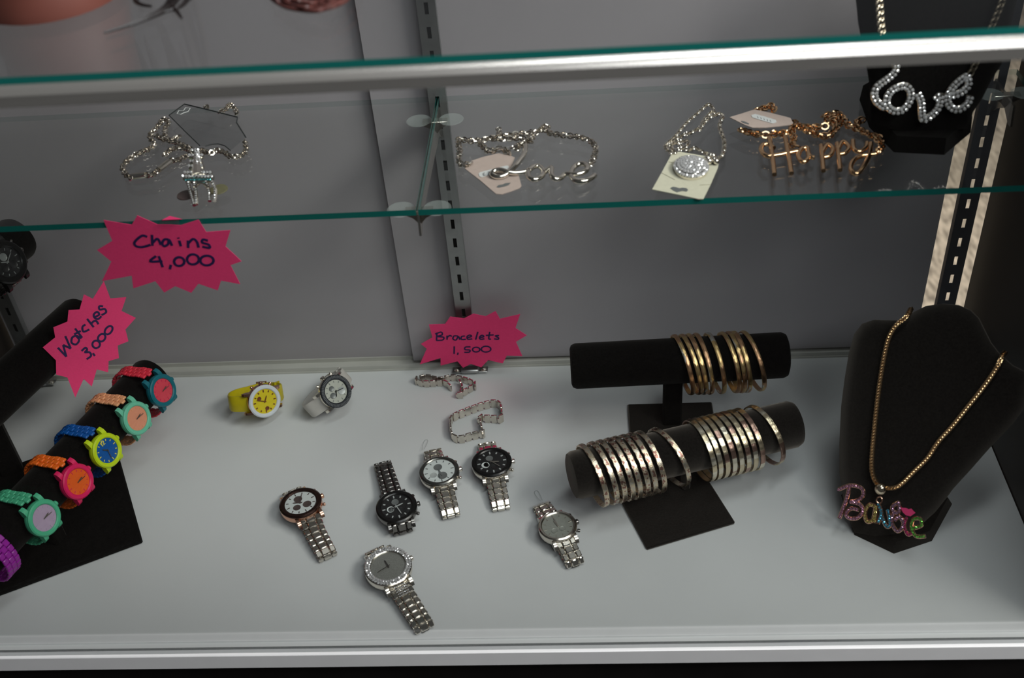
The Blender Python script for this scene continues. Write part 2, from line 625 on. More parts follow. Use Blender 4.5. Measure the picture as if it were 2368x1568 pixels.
def shelf_bracket(x, length, label):
    t = thing('shelf_bracket', label, 'shelf bracket', (x, 0, SH - 0.0062), group='steel shelf brackets')
    y1 = -0.0085 - length
    bl = [(0, -0.0100, -0.0018), (0, y1, -0.0018), (0, y1 - 0.004, -0.022), (0, y1 + 0.003, -0.023), (0, y1 + 0.02, -0.014), (0, -0.03, -0.024), (0, -0.0100, -0.040)]
    MB().prism([(p[0] - 0.0011, p[1], p[2]) for p in bl], (0.0022, 0, 0)).build('blade', STEEL, t)
    for k, y in enumerate((y1 + 0.008, -0.045)):
        if length < 0.1 and k == 0:
            continue
        a = MB()
        a.box((0, y, -0.0012), (0.026, 0.009, 0.0012), ch=0.0004)
        for s in (-1, 1):
            a.prism([(s * 0.001, y - 0.004, -0.0018), (s * 0.013, y - 0.004, -0.0018), (s * 0.012, y - 0.004, -0.005), (s * 0.006, y - 0.004, -0.008), (s * 0.001, y - 0.004, -0.014)], (0, 0.0014, 0))
        a = a.build('cross_arm', STEEL, t)
        for s in (-1, 1):
            MB().lathe([(0.0, 0.0001), (0.0124, 0.0), (0.0130, -0.0006), (0.010, -0.0018), (0.004, -0.0026), (0.0, -0.0028)], 24, Matrix.Translation((s * 0.0165, y, 0))).build('rubber_pad', mat('frosted_rubber', (0.60, 0.66, 0.64), 0.35, 0, 0.4, alpha=0.22, noise=(200, 0.05)), a)
    return t


shelf_bracket(XP, 0.210, 'steel shelf bracket under the middle joint of the glass shelf')
shelf_bracket(0.4149, 0.06, 'short steel shelf clip under the right end of the glass shelf')


# ------------------------------------------------------------------ velvet T-bar stands
def bar_mb(p, q, r, n=28):
    p, q = Vector(p), Vector(q)
    t = (q - p).normalized()
    L = (q - p).length
    x = Vector((0, 0, 1)) - t * t.z
    x.normalize()
    y = t.cross(x)
    pr = [(0.0, 0.0), (r - 0.006, 0.0), (r - 0.002, 0.0015), (r, 0.006), (r, L - 0.006), (r - 0.002, L - 0.0015), (r - 0.006, L), (0.0, L)]
    return MB().lathe(pr, n, frame(p, x, y, t), caps=False)


def post_mb(x, y, z0, z1, w, d, yaw):
    return MB().box((0, 0, (z0 + z1) / 2), (w, d, z1 - z0), Matrix.Translation((x, y, 0)) @ Matrix.Rotation(yaw, 4, 'Z'), ch=0.002)


UB = (Vector((-0.0240, -0.1190, 0.097)), Vector((0.2150, -0.1105, 0.097)))
LB = (Vector((-0.0262, -0.2530, 0.062)), Vector((0.2168, -0.1825, 0.062)))
tu = thing('bangle_stand', 'black velvet T-bar stand at the back holding nine yellow gold bangles at its right end', 'jewelry stand', (0.09, -0.115, 0), group='bangle stands')
bar_mb(*UB, 0.0255).build('bar', VELVET_UNLIT, tu, world=True)
post_mb(0.090, -0.1145, 0.0035, 0.074, 0.021, 0.014, R_(3)).build('post', VELVET_UNLIT, tu, world=True)
MB().box((0.090, -0.1290, 0.002), (0.099, 0.094, 0.004), ch=0.0012).build('base', VELVET_LIT, tu, world=True)
tl_ = thing('bangle_stand', 'black velvet T-bar stand in front holding two groups of patterned bangles', 'jewelry stand', (0.09, -0.225, 0), group='bangle stands')
bar_mb(*LB, 0.0255).build('bar', VELVET_LIT, tl_, world=True)
ey = R_(19.5)
bc = Vector((0.0976, -0.2856, 0)) + Vector((-math.sin(ey), math.cos(ey), 0)) * 0.0475
MB().box((0, 0, 0.002), (0.100, 0.095, 0.004), Matrix.Translation(bc) @ Matrix.Rotation(ey, 4, 'Z'), ch=0.0012).build('base', VELVET_LIT, tl_, world=True)

# watch stand on the left: three parallel bars on one base
A70 = R_(69.75)
AX = Vector((math.cos(A70), math.sin(A70), 0))
HX = Vector((AX.y, -AX.x, 0))
LOWR = Vector((-0.5170, -0.0810, 0.072))
LOW = (LOWR - AX * 0.335, LOWR)
UPR = Vector((-0.5985, -0.0370, 0.130))
UPB = (UPR - AX * 0.27, UPR)
TR = at(46, 545, 0.262)
TRB = (TR - AX * 0.20, TR)
ws = thing('watch_stand', 'black velvet three-bar stand on a square base at the left edge holding coloured watches', 'jewelry stand', (-0.65, -0.23, 0))
bar_mb(*LOW, 0.0245).build('bar', VELVET_UNLIT, ws, world=True)
bar_mb(*UPB, 0.0265).build('bar', VELVET_UNLIT, ws, world=True)
bar_mb(*TRB, 0.0245).build('bar', VELVET_UNLIT, ws, world=True)
by = R_(27.2)
bu, bv = Vector((math.cos(by), math.sin(by), 0)), Vector((-math.sin(by), math.cos(by), 0))
ctr = bu * (-0.565 - 0.113) + bv * (-0.0235 + 0.0975)
MB().box((0, 0, 0.0025), (0.226, 0.195, 0.005), Matrix.Translation(ctr) @ Matrix.Rotation(by, 4, 'Z'), ch=0.0015).build('base', VELVET_UNLIT, ws, world=True)
pp = bu * -0.682 + bv * 0.163
post_mb(pp.x, pp.y, 0.004, 0.262, 0.024, 0.018, by).build('post', VELVET_UNLIT, ws, world=True)

# ------------------------------------------------------------------ bangles
BG = bangle_mat('tri_gold_ovals', (0.74, 0.52, 0.24), (0.62, 0.36, 0.20), (0.72, 0.70, 0.64), 'oval')
BS = bangle_mat('pale_gold_stars', (0.78, 0.66, 0.48), (0.66, 0.60, 0.50), (0.36, 0.19, 0.15), 'star')
BB = bangle_mat('pale_gold_bricks', (0.70, 0.60, 0.42), (0.46, 0.30, 0.24), (0.80, 0.74, 0.60), 'brick')


def bangle_mesh(name, ro, w, th, m, cells, style):
    n = 96
    pr = [(ro - th, -w / 2), (ro - 0.0003, -w / 2), (ro, -w / 2 + 0.0006), (ro, 0.0), (ro, w / 2 - 0.0006), (ro - 0.0003, w / 2), (ro - th, w / 2)]
    k = len(pr)
    vs, fs, uvs = [], [], []
    for i in range(n):
        a = 2 * PI * i / n
        for q, (r, z) in enumerate(pr):
            rr = r
            if 2 <= q <= 4:
                if style == 'brick':
                    rr += -0.0005 if i % 4 == 0 else 0.0
                elif style == 'oval':
                    rr += 0.0006 * abs(math.sin(a * 11)) * (1 if q == 3 else 0.2)
                else:
                    rr += 0.0003 * (1 if (i // 2 + q) % 2 else -1)
            vs.append((rr * math.cos(a), rr * math.sin(a), z))
    for i in range(n):
        j = (i + 1) % n
        for q in range(k):
            p = (q + 1) % k
            fs.append((i * k + q, j * k + q, j * k + p, i * k + p))
            u0, u1 = cells * i / n, cells * (i + 1) / n
            v0, v1 = q * 0.7, (q + 1) * 0.7
            uvs += [(u0, v0), (u1, v0), (u1, v1), (u0, v1)]
    me = bpy.data.meshes.new(name)
    me.from_pydata(vs, [], fs)
    me.materials.append(m)
    ul = me.uv_layers.new(name='UVMap')
    for i, c in enumerate(uvs):
        ul.data[i].uv = c
    me.polygons.foreach_set('use_smooth', [True] * len(me.polygons))
    me.set_sharp_from_angle(angle=R_(24))
    me.update()
    return me


def place_bangle(me, bar, rbar, ro, th, fx, tilt, label, group, swing=0.0):
    """hang a bangle on a bar; fx = where its front shows along the bar"""
    a, b = bar
    ax = (b - a).normalized()
    L = (b - a).length
    drop = (ro - th) * math.cos(tilt) - 0.003 * math.sin(abs(tilt)) - rbar - 0.0010
    side = Vector((ax.y, -ax.x, 0))          # towards the customer
    best = None
    for i in range(301):
        s = -0.02 + (L + 0.04) * i / 300
        f = a + ax * s + Vector((0, 0, -drop)) + side * ro * 0.85 + Vector((0, 0, ro * 0.5))
        e = abs(proj(f)[0] - fx)
        if best is None or e < best[0]:
            best = (e, s)
    c = a + ax * best[1] + Vector((0, 0, -drop))
    # ring axis tipped so that its foot swings along the bar
    n = (Quaternion(side, tilt) @ ax).normalized()
    n = (Quaternion(Vector((0, 0, 1)), swing) @ n).normalized()
    x = side - n * side.dot(n)
    x.normalize()
    y = n.cross(x)
    o = bpy.data.objects.new('bangle', me)
    COL.objects.link(o)
    c = c + ax * math.sin(tilt) * 0.0
    ang = random.uniform(0, 6.28)
    o.matrix_basis = frame(c, x, y, n) @ Matrix.Rotation(ang, 4, 'Z')
    tag(o, label, 'bangle', group)
    return o


ORD = ['first', 'second', 'third', 'fourth', 'fifth', 'sixth', 'seventh', 'eighth', 'ninth']
zx = lambda x: 1290 + x / 2.8
mg = bangle_mesh('bangle', 0.0350, 0.0050, 0.0016, BG, 22, 'oval')
for i, x in enumerate((830, 880, 923, 968, 1046, 1140, 1180, 1214, 1292)):
    place_bangle(mg, UB, 0.0255, 0.0350, 0.0016, zx(x), R_((8, 8, 7, 6, 6, 6, 5, 5, 8)[i]), ('yellow gold bangle with oval cuts, %s from the left on the back stand' % ORD[i]) if i < 8 else 'yellow gold bangle with oval cuts, farthest right on the back stand', 'yellow gold bangles on the back stand', R_((12, 12, 11, 10, 10, 11, 10, 10, 14)[i]))
ms = bangle_mesh('bangle', 0.0350, 0.0056, 0.0016, BS, 60, 'star')
for i, x in enumerate((280, 347, 400, 450, 500, 550, 600, 655, 785)):
    place_bangle(ms, LB, 0.0255, 0.0350, 0.0016, zx(x), R_((5, 4, 4, 4, 4, 4, 4, 4, 7)[i]), ('pale gold star-cut bangle, %s from the left on the front stand' % ORD[i]) if i < 8 else 'pale gold star-cut bangle tilted apart from its group, middle of the front stand', 'star-cut bangles on the front stand', R_(8 if i < 8 else 17))
mbk = bangle_mesh('bangle', 0.0350, 0.0053, 0.0016, BB, 24, 'brick')
for i, x in enumerate((985, 1030, 1075, 1120, 1165, 1210, 1258, 1305, 1415)):
    place_bangle(mbk, LB, 0.0255, 0.0350, 0.0016, zx(x), R_((3, 3, 3, 3, 3, 3, 3, 3, 6)[i]), ('pale gold brick-cut bangle, %s from the left in the right group of the front stand' % ORD[i]) if i < 8 else 'pale gold brick-cut bangle hanging alone at the right end of the front stand', 'brick-cut bangles on the front stand', R_(7 if i < 8 else 13))


lone, brick0 = [o for o in COL.objects if o.get('label', '').startswith(('pale gold star-cut bangle tilted', 'pale gold brick-cut bangle with', 'pale gold brick-cut bangle, first'))][:2]
pc = (lone.matrix_basis.translation + brick0.matrix_basis.translation) / 2
post_mb(pc.x + 0.003, pc.y, 0.0035, 0.040, 0.009, 0.010, R_(16)).build('post', VELVET_LIT, tl_, world=True)

# ------------------------------------------------------------------ watches
def link_mesh(name, m, w, l, h, style=0):
    """one bracelet row: a raised middle piece between two side pieces"""
    mb = MB()
    if style == 0:
        mb.box((0, 0, 0), (w * 0.40, l * 0.92, h), ch=h * 0.28)
        for s in (-1, 1):
            mb.box((s * w * 0.36, 0, -h * 0.06), (w * 0.27, l * 0.92, h * 0.9), ch=h * 0.28)
            mb.box((s * w * 0.1, l * 0.5, -h * 0.1), (w * 0.16, l * 0.25, h * 0.6))
    elif style == 1:                          # plastic: three offset blocks
        mb.box((0, 0, 0), (w * 0.34, l * 0.9, h), ch=h * 0.25)
        for s in (-1, 1):
            mb.box((s * w * 0.335, l * 0.45, 0), (w * 0.33, l * 0.9, h * 0.92), ch=h * 0.25)
    else:                                     # wide flat plate with a hinge pin
        mb.box((0, 0, 0), (w, l * 0.86, h), ch=h * 0.2)
        mb.box((0, l * 0.5, 0), (w * 0.5, l * 0.3, h * 0.7))
    o = mb.build(name, m, smooth=True)
    me = o.data
    bpy.data.objects.remove(o)
    return me


def add_links(root, me, pts, d, wdir, outs, name='bracelet_link', taper=None):
    q = resample(pts, d)
    n = len(q)
    for i, p in enumerate(q):
        t = (q[min(i + 1, n - 1)] - q[max(i - 1, 0)]).normalized()
        x = Vector(wdir)
        z = x.cross(t).normalized()
        if outs and z.dot(p - outs) < 0:
            z = -z
            x = -x
        x = t.cross(z)
        o = bpy.data.objects.new(name, me)
        COL.objects.link(o)
        o.parent = root
        k = taper(i / max(1, n - 1)) if taper else 1.0
        o.matrix_basis = frame(p, x, t, z) @ Matrix.Diagonal((k, 1, 1, 1))


def dial_set(root, T, R, rd, zd, c, big=False):
    """everything on the face. T: case frame in root; R case radius; rd dial radius; zd dial height; c: dict of materials"""
    mb = MB()
    mb.lathe([(rd * 0.2, 0.0), (R * 0.80, 0.0), (R * 0.97, 0.0018), (R, 0.004), (R, zd - 0.0018), (R * 0.97, zd - 0.0006), (rd, zd - 0.0006)], 48, T)
    lw = c.get('lug', 0.0035)
    bw = c.get('band', R * 0.92)
    for sx in (-1, 1):
        for sy in (-1, 1):
            x0 = sx * (bw / 2 + lw / 2 - 0.0002)
            pf = [(R * 0.45, 0.0025), (R * 0.45, zd - 0.0018), (R * 0.82, zd - 0.0016), (R * 1.02, zd * 0.74), (R * 1.15, zd * 0.50), (R * 1.21, 0.0022), (R * 1.17, 0.0008), (R * 0.8, 0.0)]
            mb.prism([(x0 - lw / 2, sy * a, z) for a, z in pf], (lw, 0, 0), T)
    mb.build('case', c['case'], root)
    MB().lathe([(rd, zd - 0.0008), (R * 1.0, zd - 0.0008), (R * 1.0, zd + 0.0002), (R * 0.93, zd + 0.0014), (rd + 0.0012, zd + 0.0014), (rd, zd + 0.0004)], 56, T, closed=True).build('bezel', c['bezel'], root)
    MB().lathe([(0.0, zd - 0.0004), (rd + 0.0002, zd - 0.0004), (rd + 0.0002, zd - 0.0010), (0, zd - 0.0010)], 48, T, caps=False).build('dial', c['dial'], root)
    mk = MB()
    for k in range(12):
        if c.get('marks', 1) == 0:
            break
        a = k * PI / 6
        ml = rd * (0.20 if k % 3 == 0 else 0.15)
        mk.box((0, rd * 0.84, zd - 0.00025), (rd * c.get('mw', 0.055), ml, 0.0004), T @ Matrix.Rotation(a, 4, 'Z'))
    if mk.f:
        mk.build('hour_markers', c['mark'], root, smooth=False)
    for (dx, dy, rr, m) in c.get('subs', ()):
        MB().lathe([(0, zd - 0.00015), (rd * rr * 0.82, zd - 0.00015), (rd * rr, zd + 0.0001), (rd * rr, zd - 0.0004)], 24, T @ Matrix.Translation((dx * rd, dy * rd, 0)), caps=False).build('subdial', m, root)
    for nm, ln, wd, an, z in (('hour_hand', 0.50, 0.085, c.get('t', (60, 100))[0], 0.0004), ('minute_hand', 0.76, 0.06, c.get('t', (60, 100))[1], 0.0007)):
        h = MB().prism([(-wd * rd / 2, -0.12 * rd, zd + z), (wd * rd / 2, -0.12 * rd, zd + z), (wd * rd / 2, ln * rd * 0.8, zd + z), (0, ln * rd, zd + z), (-wd * rd / 2, ln * rd * 0.8, zd + z)], (0, 0, 0.0002), T @ Matrix.Rotation(-R_(an), 4, 'Z'))
        h.build(nm, c['hand'], root, smooth=False)
    MB().lathe([(0, zd + 0.0019), (rd * 0.6, zd + 0.0017), (rd, zd + 0.0012)], 40, T, caps=False).build('crystal', CRYSTAL, root)
    cr = c.get('crowns', 3)
    Tx = T @ Matrix.Translation((0, 0, zd * 0.5))
    for k, a in enumerate((0, 32, -32)[:cr]):
        M = Tx @ Matrix.Rotation(R_(a), 4, 'Z') @ Matrix.Translation((R - 0.0008, 0, 0)) @ Matrix.Rotation(PI / 2, 4, 'Y')
        r = 0.0030 if k == 0 else 0.0019
        MB().lathe([(r * 0.6, 0), (r * 0.6, 0.0012), (r, 0.0013), (r, 0.0034), (r * 0.8, 0.0042), (0, 0.0042)], 14, M, caps=False).build('crown' if k == 0 else 'push_button', c.get('crown', c['case']), root)


def flat_watch(name, label, dpx, lowpx, uppx, R, rd, c, lm, lw, tilt=0.0, ll=0.0078, zd=0.0100, hc=0.0085, taglp=None, spin=0.0):
    """a bracelet watch lying face up, its closed bracelet pressed flat under and beyond the case"""
    hd = hc + zd
    D = at(*dpx, hd)
    E = at(*lowpx, 0.004)
    d = (E - D)
    d.z = 0
    Llow = d.length - 0.002
    y = -d.normalized()                        # 12 o'clock
    x = y.cross(Vector((0, 0, 1)))
    Lup = R + 0.012
    if uppx:
        u = at(*uppx, 0.006) - D
        u.z = 0
        Lup = max(R + 0.010, u.dot(y))
    M = frame((D.x, D.y, 0), x, y, (0, 0, 1))
    t = thing(name, label, 'watch', M=M, group='metal bracelet watches on the white base')
    T = Matrix.Translation((0, 0, hc)) @ Matrix.Rotation(tilt, 4, 'X') @ Matrix.Rotation(spin, 4, 'Z')
    c = dict(c)
    c['band'] = lw
    dial_set(t, T, R, rd, zd, c)
    hl = 0.0030
    me = link_mesh('bracelet_link', lm, lw, ll, hl)
    fold = 0.0042
    for sgn, L in ((-1, Llow), (1, Lup)):
        st = T @ Vector((0, sgn * (R * 1.02), zd * 0.45))
        zt = 0.0082
        mid = Vector((0, sgn * (R * 1.02 + (L - R * 1.02) * 0.35), max(zt, st.z * 0.45 + zt * 0.55)))
        pts = spline([st, mid, Vector((0, sgn * (L - fold * 1.3), zt)), Vector((0, sgn * L, 0.0052)), Vector((0, sgn * (L - fold), 0.0018)), Vector((0, sgn * (L - 0.02), 0.0016)), Vector((0, sgn * 0.012, 0.0016))], step=8)
        cen = Vector((0, sgn * (L - 0.010), 0.0048))
        q = resample(pts, ll)
        n = len(q)
        for i, p in enumerate(q):
            tt = (q[min(i + 1, n - 1)] - q[max(i - 1, 0)]).normalized()
            z = Vector((1, 0, 0)).cross(tt).normalized()
            if sgn < 0:
                z = -z
            xx = tt.cross(z)
            o = bpy.data.objects.new('bracelet_link', me)
            COL.objects.link(o)
            o.parent = t
            k = 1.0 - 0.10 * min(1, i * ll / 0.05)
            o.matrix_basis = frame(p, xx, tt, z) @ Matrix.Diagonal((k, 1, 1, 1))
    if taglp:
        s = (Matrix(M).inverted() @ at(*taglp[0], 0.004))
        e = (Matrix(M).inverted() @ at(*taglp[1], 0.001))
        w = Vector((0.0022, 0, 0))
        MB().tube(spline([s - w * 0.5, (s + e) / 2 - w, e - w, e + w * 0.2 + Vector((0, 0.002, 0)), e + w, (s + e) / 2 + w, s + w * 0.5], step=5), 0.00035, 5).build('tag_loop', PLASTIC, t)
    return t


z5 = lambda x, y: (620 + x / 3.137, 1000 + y / 3.137)
z6 = lambda x, y: (930 + x / 3.92, 840 + y / 3.92)
z7 = lambda x, y: (1180 + x / 6.53, 1100 + y / 6.53)
WD = mat('white_dial', (0.72, 0.76, 0.76), 0.35, 0, 0.5, noise=(300, 0.02))
BD = mat('black_dial', (0.012, 0.012, 0.013), 0.3, 0, 0.5, noise=(300, 0.1))
SD = mat('silver_dial', (0.42, 0.43, 0.39), 0.4, 0.5, 0.5, noise=(500, 0.06))
SUBD = mat('dark_subdial', (0.10, 0.07, 0.065), 0.35, 0.2, 0.5, noise=(300, 0.1))
SUBG = mat('grey_subdial', (0.18, 0.19, 0.19), 0.35, 0.2, 0.5, noise=(300, 0.1))
SUBW = mat('pale_subdial', (0.50, 0.52, 0.52), 0.35, 0.1, 0.5, noise=(300, 0.05))
three = lambda a, b, c_: ((0.0, 0.40, 0.27, a), (-0.36, -0.26, 0.24, b), (0.30, -0.36, 0.27, c_))

flat_watch('wristwatch', 'silver bracelet watch with rose gold bezel and white chronograph dial, leftmost of the metal watches', z5(236, 512), z5(440, 915), None, 0.0232, 0.0172,
           dict(case=ROSE, bezel=mat('brown_black_bezel', (0.05, 0.025, 0.02), 0.2, 0.8, noise=(300, 0.1)), dial=WD, mark=SUBD, hand=SUBD, subs=three(SUBD, SUBD, SUBD), t=(300, 30), crown=ROSE), STEEL, 0.0235, tilt=R_(-3), spin=R_(4))
flat_watch('wristwatch', 'gunmetal bracelet watch with black dial lying left of the white-dial watch', z5(930, 535), z5(985, 740), z5(770, 240), 0.0222, 0.0165,
           dict(case=GUN, bezel=BLACKMET, dial=BD, mark=SUBW, hand=SUBW, subs=((0.0, 0.40, 0.24, SUBG), (-0.42, -0.1, 0.24, WD), (-0.38, -0.12, 0.19, BD), (0.25, -0.38, 0.24, BD)), t=(75, 165), mw=0.085), GUN, 0.0222, tilt=R_(4))
flat_watch('wristwatch', 'silver bracelet watch with white dial and grey subdials, left of the black-dial silver watch', z6(336, 975), z6(450, 1405), z6(258, 800), 0.0222, 0.0176,
           dict(case=STEEL, bezel=mat('dark_steel_bezel', (0.16, 0.16, 0.15), 0.22, 0.9, noise=(300, 0.1)), dial=WD, mark=SUBG, hand=SUBG, subs=((-0.02, 0.34, 0.27, SUBG), (-0.42, -0.26, 0.22, SUBW), (0.12, -0.45, 0.30, SUBG)), t=(170, 185), crown=CHROME), CHROME, 0.0218, taglp=((978, 1040), (985, 1020)))
flat_watch('wristwatch', 'silver bracelet watch with black dial, rightmost of the two in front of the open bracelets', z6(812, 895), z6(903, 1335), z6(725, 735), 0.0225, 0.0172,
           dict(case=STEEL, bezel=BLACKMET, dial=BD, mark=SUBW, hand=STEEL, subs=((-0.10, 0.36, 0.24, SUBG), (-0.44, -0.18, 0.26, WD), (-0.36, -0.16, 0.20, BD), (0.16, -0.40, 0.26, BD)), t=(100, 140), mw=0.085, crown=CHROME), CHROME, 0.0218)
flat_watch('wristwatch', 'small plain silver bracelet watch with silvery dial beside the front bangle stand', z7(715, 755), z7(1000, 1365), z7(480, 415), 0.0202, 0.0164,
           dict(case=STEEL, bezel=STEEL, dial=SD, mark=STEEL, hand=STEEL, subs=((-0.35, -0.3, 0.2, SD), (0.2, -0.35, 0.2, SD)), t=(352, 2), crown=GUN), CHROME, 0.0205, taglp=((1252, 1158), (1240, 1138)))
rw = flat_watch('wristwatch', 'silver watch with rhinestone-studded bezel and sparkling dial, nearest the front edge', (897, 1309), (985, 1459), None, 0.0244, 0.0178,
                dict(case=CHROME, bezel=STEEL, dial=mat('pave_dial', (0.46, 0.46, 0.43), 0.35, 0.7, noise=(2500, 0.45)), mark=STEEL, marks=0, hand=GUN, t=(0, 262), crowns=1), CHROME, 0.0230, tilt=R_(3))
g = MB()
T6 = Matrix.Translation((0, 0, 0.0085)) @ Matrix.Rotation(R_(3), 4, 'X')
for k in range(46):
    a = 2 * PI * k / 46
    for r in (0.0196, 0.0224):
        p = T6 @ Vector((r * math.cos(a + r * 30), r * math.sin(a + r * 30), 0.0117))
        g.gem(p, (random.uniform(-.3, .3), random.uniform(-.3, .3), 1), 0.0017, a)
tag(g.build('rhinestones', GEM, rw, smooth=False), kind='stuff')
g = MB()
for r in range(5):
    for k in range(7):
        y = -0.0262 - r * 0.0028
        g.gem((-0.0054 + k * 0.0018, y, 0.0150 - r * 0.0005), (random.uniform(-.3, .3), random.uniform(-.4, .2), 1), 0.0009, k)
tag(g.build('bracelet_rhinestones', GEM, rw, smooth=False), kind='stuff')


# open link bracelets standing on edge
def edge_bracelet(label, path, closed, w, me, d, name='link_bracelet'):
    pts = spline([at(*p, w / 2) for p in path], closed, 6)
    if closed:
        pts.append(pts[0])
    c = sum(pts, Vector()) / len(pts)
    t = thing(name, label, 'bracelet', (c.x, c.y, 0), group='steel bracelets standing on edge')
    q = resample(pts, d)
    n = len(q)
    for i, p in enumerate(q):
        tt = (q[min(i + 1, n - 1)] - q[max(i - 1, 0)])
        tt.z = 0
        tt.normalize()
        x = Vector((0, 0, 1))
        z = x.cross(tt)
        o = bpy.data.objects.new('bracelet_link', me)
        COL.objects.link(o)
        o.parent = t
        o.matrix_basis = frame(p - Vector((c.x, c.y, 0)), x, tt, z)
    return t


EM = link_mesh('bracelet_link', STEEL, 0.0125, 0.0078, 0.0022, 2)
EM2 = link_mesh('bracelet_link', STEEL, 0.0105, 0.0078, 0.0022, 2)
z9 = lambda x, y: (850 + x / 4.736, 780 + y / 4.736)
edge_bracelet('steel link bracelet standing on edge in a squarish loop just behind the silver black-dial watch', [z6(725, 640), z6(620, 665), z6(520, 690), z6(455, 660), z6(440, 560), z6(455, 500), z6(560, 450), z6(640, 420), z6(740, 385), z6(850, 365), z6(890, 395), z6(905, 480), z6(890, 505), z6(800, 505), z6(712, 505), z6(715, 560), z6(730, 640)], False, 0.0125, EM, 0.0082)
edge_bracelet('crumpled steel link bracelet standing on edge nearest the foot of the middle standard', [z9(900, 545), z9(830, 500), z9(640, 510), z9(530, 480), z9(640, 440), z9(790, 470), z9(900, 445), z9(980, 450), z9(1100, 480), z9(1180, 530), z9(1100, 580), z9(1000, 640), z9(1040, 570), z9(1010, 500)], False, 0.0105, EM2, 0.0082)


# rubber-strap watches standing on the deck
def standing_watch(label, dpx, N, ang, R, rd, zd, c, sm, sw, depth, half, strap_th=0.0024, buck=None, hd=None):
    """N: way the dial looks; ang: turn of 12 o'clock about N; strap loops behind"""
    N = Vector(N).normalized()
    r = Vector((-N.y, N.x, 0)).normalized()
    u = N.cross(r)
    y = u * math.cos(ang) - r * math.sin(ang)
    x = y.cross(N)
    rot = frame((0, 0, 0), x, y, N)
    root = thing('wristwatch', label, 'watch', M=rot.copy(), group='rubber strap watches')
    T = Matrix.Identity(4)
    dial_set(root, T, R, rd, zd, dict(c, band=sw))
    h, dp = half, depth
    loop = [(R * 0.80, 0.0030), (R * 1.10, -0.001), (h, -dp * 0.32), (h * 0.86, -dp * 0.72), (h * 0.45, -dp * 0.97), (0, -dp), (-h * 0.45, -dp * 0.97), (-h * 0.86, -dp * 0.72), (-h, -dp * 0.32), (-R * 1.10, -0.001), (-R * 0.80, 0.0030)]
    pts = spline([Vector((0, a, z)) for a, z in loop], step=5)
    mb = MB()
    n = len(pts)
    for i, p in enumerate(pts):
        tt = (pts[min(i + 1, n - 1)] - pts[max(i - 1, 0)]).normalized()
        nn = Vector((1, 0, 0)).cross(tt).normalized()
        f = abs(2 * i / (n - 1) - 1)
        w = sw * (0.80 + 0.2 * f) / 2
        a = strap_th / 2
        mb.v += [tuple(p + Vector((-w, 0, 0)) - nn * a), tuple(p + Vector((w, 0, 0)) - nn * a), tuple(p + Vector((w, 0, 0)) + nn * a * 0.3), tuple(p + Vector((w * 0.8, 0, 0)) + nn * a), tuple(p + Vector((-w * 0.8, 0, 0)) + nn * a), tuple(p + Vector((-w, 0, 0)) + nn * a * 0.3)]
        if i:
            o = (i - 1) * 6
            for k in range(6):
                l = (k + 1) % 6
                mb.f.append([o + k, o + l, o + 6 + l, o + 6 + k])
                mb.mi.append(0)
    mb.f.append([0, 1, 2, 3, 4, 5])
    o = (n - 1) * 6
    mb.f.append([o + k for k in range(6)])
    mb.mi += [0, 0]
    st = mb.build('strap', sm, root)
    # keeper and buckle near the back of the loop
    bm_ = c.get('buckle', c['case'])
    k0 = pts[int(n * 0.62)]
    k1 = pts[int(n * 0.62) + 1]
    tt = (k1 - k0).normalized()
    nn = Vector((1, 0, 0)).cross(tt)
    bf = frame(k0, (1, 0, 0), tt, nn)
    bk = MB()
    w = sw * 0.5
    bk.tube([(-w, -0.005, 0), (w, -0.005, 0), (w, 0.006, 0), (-w, 0.006, 0)], 0.0014, 6, closed=True, M=bf)
    bk.tube([(0, -0.005, 0.0016), (0, 0.006, 0.0022)], 0.0009, 6, M=bf)
    bk.build('buckle', bm_, root)
    kk = MB()
    k0 = pts[int(n * 0.74)]
    tt = (pts[int(n * 0.74) + 1] - k0).normalized()
    nn = Vector((1, 0, 0)).cross(tt)
    kk.tube([(-w * 0.95, 0, -0.0022), (w * 0.95, 0, -0.0022), (w * 0.95, 0, 0.0030), (-w * 0.95, 0, 0.0030)], 0.0016, 6, closed=True, M=frame(k0, (1, 0, 0), tt, nn))
    kk.build('strap_keeper', sm, root)
    zmin = min((rot @ Vector(v.co)).z for ch in root.children for v in ch.data.vertices)
    dc = rot @ Vector((0, 0, zd))
    P = at(*dpx, dc.z - zmin + 0.0002)
    root.matrix_basis = Matrix.Translation(Vector((P.x - dc.x, P.y - dc.y, -zmin + 0.0002))) @ rot
    return root


YEL = mat('yellow_rubber', (0.56, 0.46, 0.006), 0.4, 0, 0.45, noise=(200, 0.04))
YDI = mat('yellow_dial', (0.78, 0.62, 0.02), 0.35, 0, 0.5, noise=(300, 0.03))
YRI = mat('white_ceramic_ring', (0.66, 0.70, 0.74), 0.25, 0, 0.5, noise=(300, 0.02))
OFFW = mat('offwhite_rubber', (0.56, 0.54, 0.50), 0.42, 0, 0.45, noise=(200, 0.03))
BRN = mat('brown_marker', (0.20, 0.06, 0.02), 0.4, 0.2, 0.4, noise=(300, 0.1))
yw = standing_watch('yellow rubber strap watch with yellow dial and rose gold case standing on its side', (612.5, 928), (0.62, -0.70, 0.36), R_(76), 0.0200, 0.0150, 0.0105,
                    dict(case=ROSE, bezel=YRI, dial=YDI, mark=BRN, hand=BRN, subs=((0.30, 0.42, 0.17, BRN), (-0.62, -0.12, 0.17, BRN)), t=(115, 20), mw=0.10, lug=0.003), YEL, 0.0205, 0.043, 0.0325)
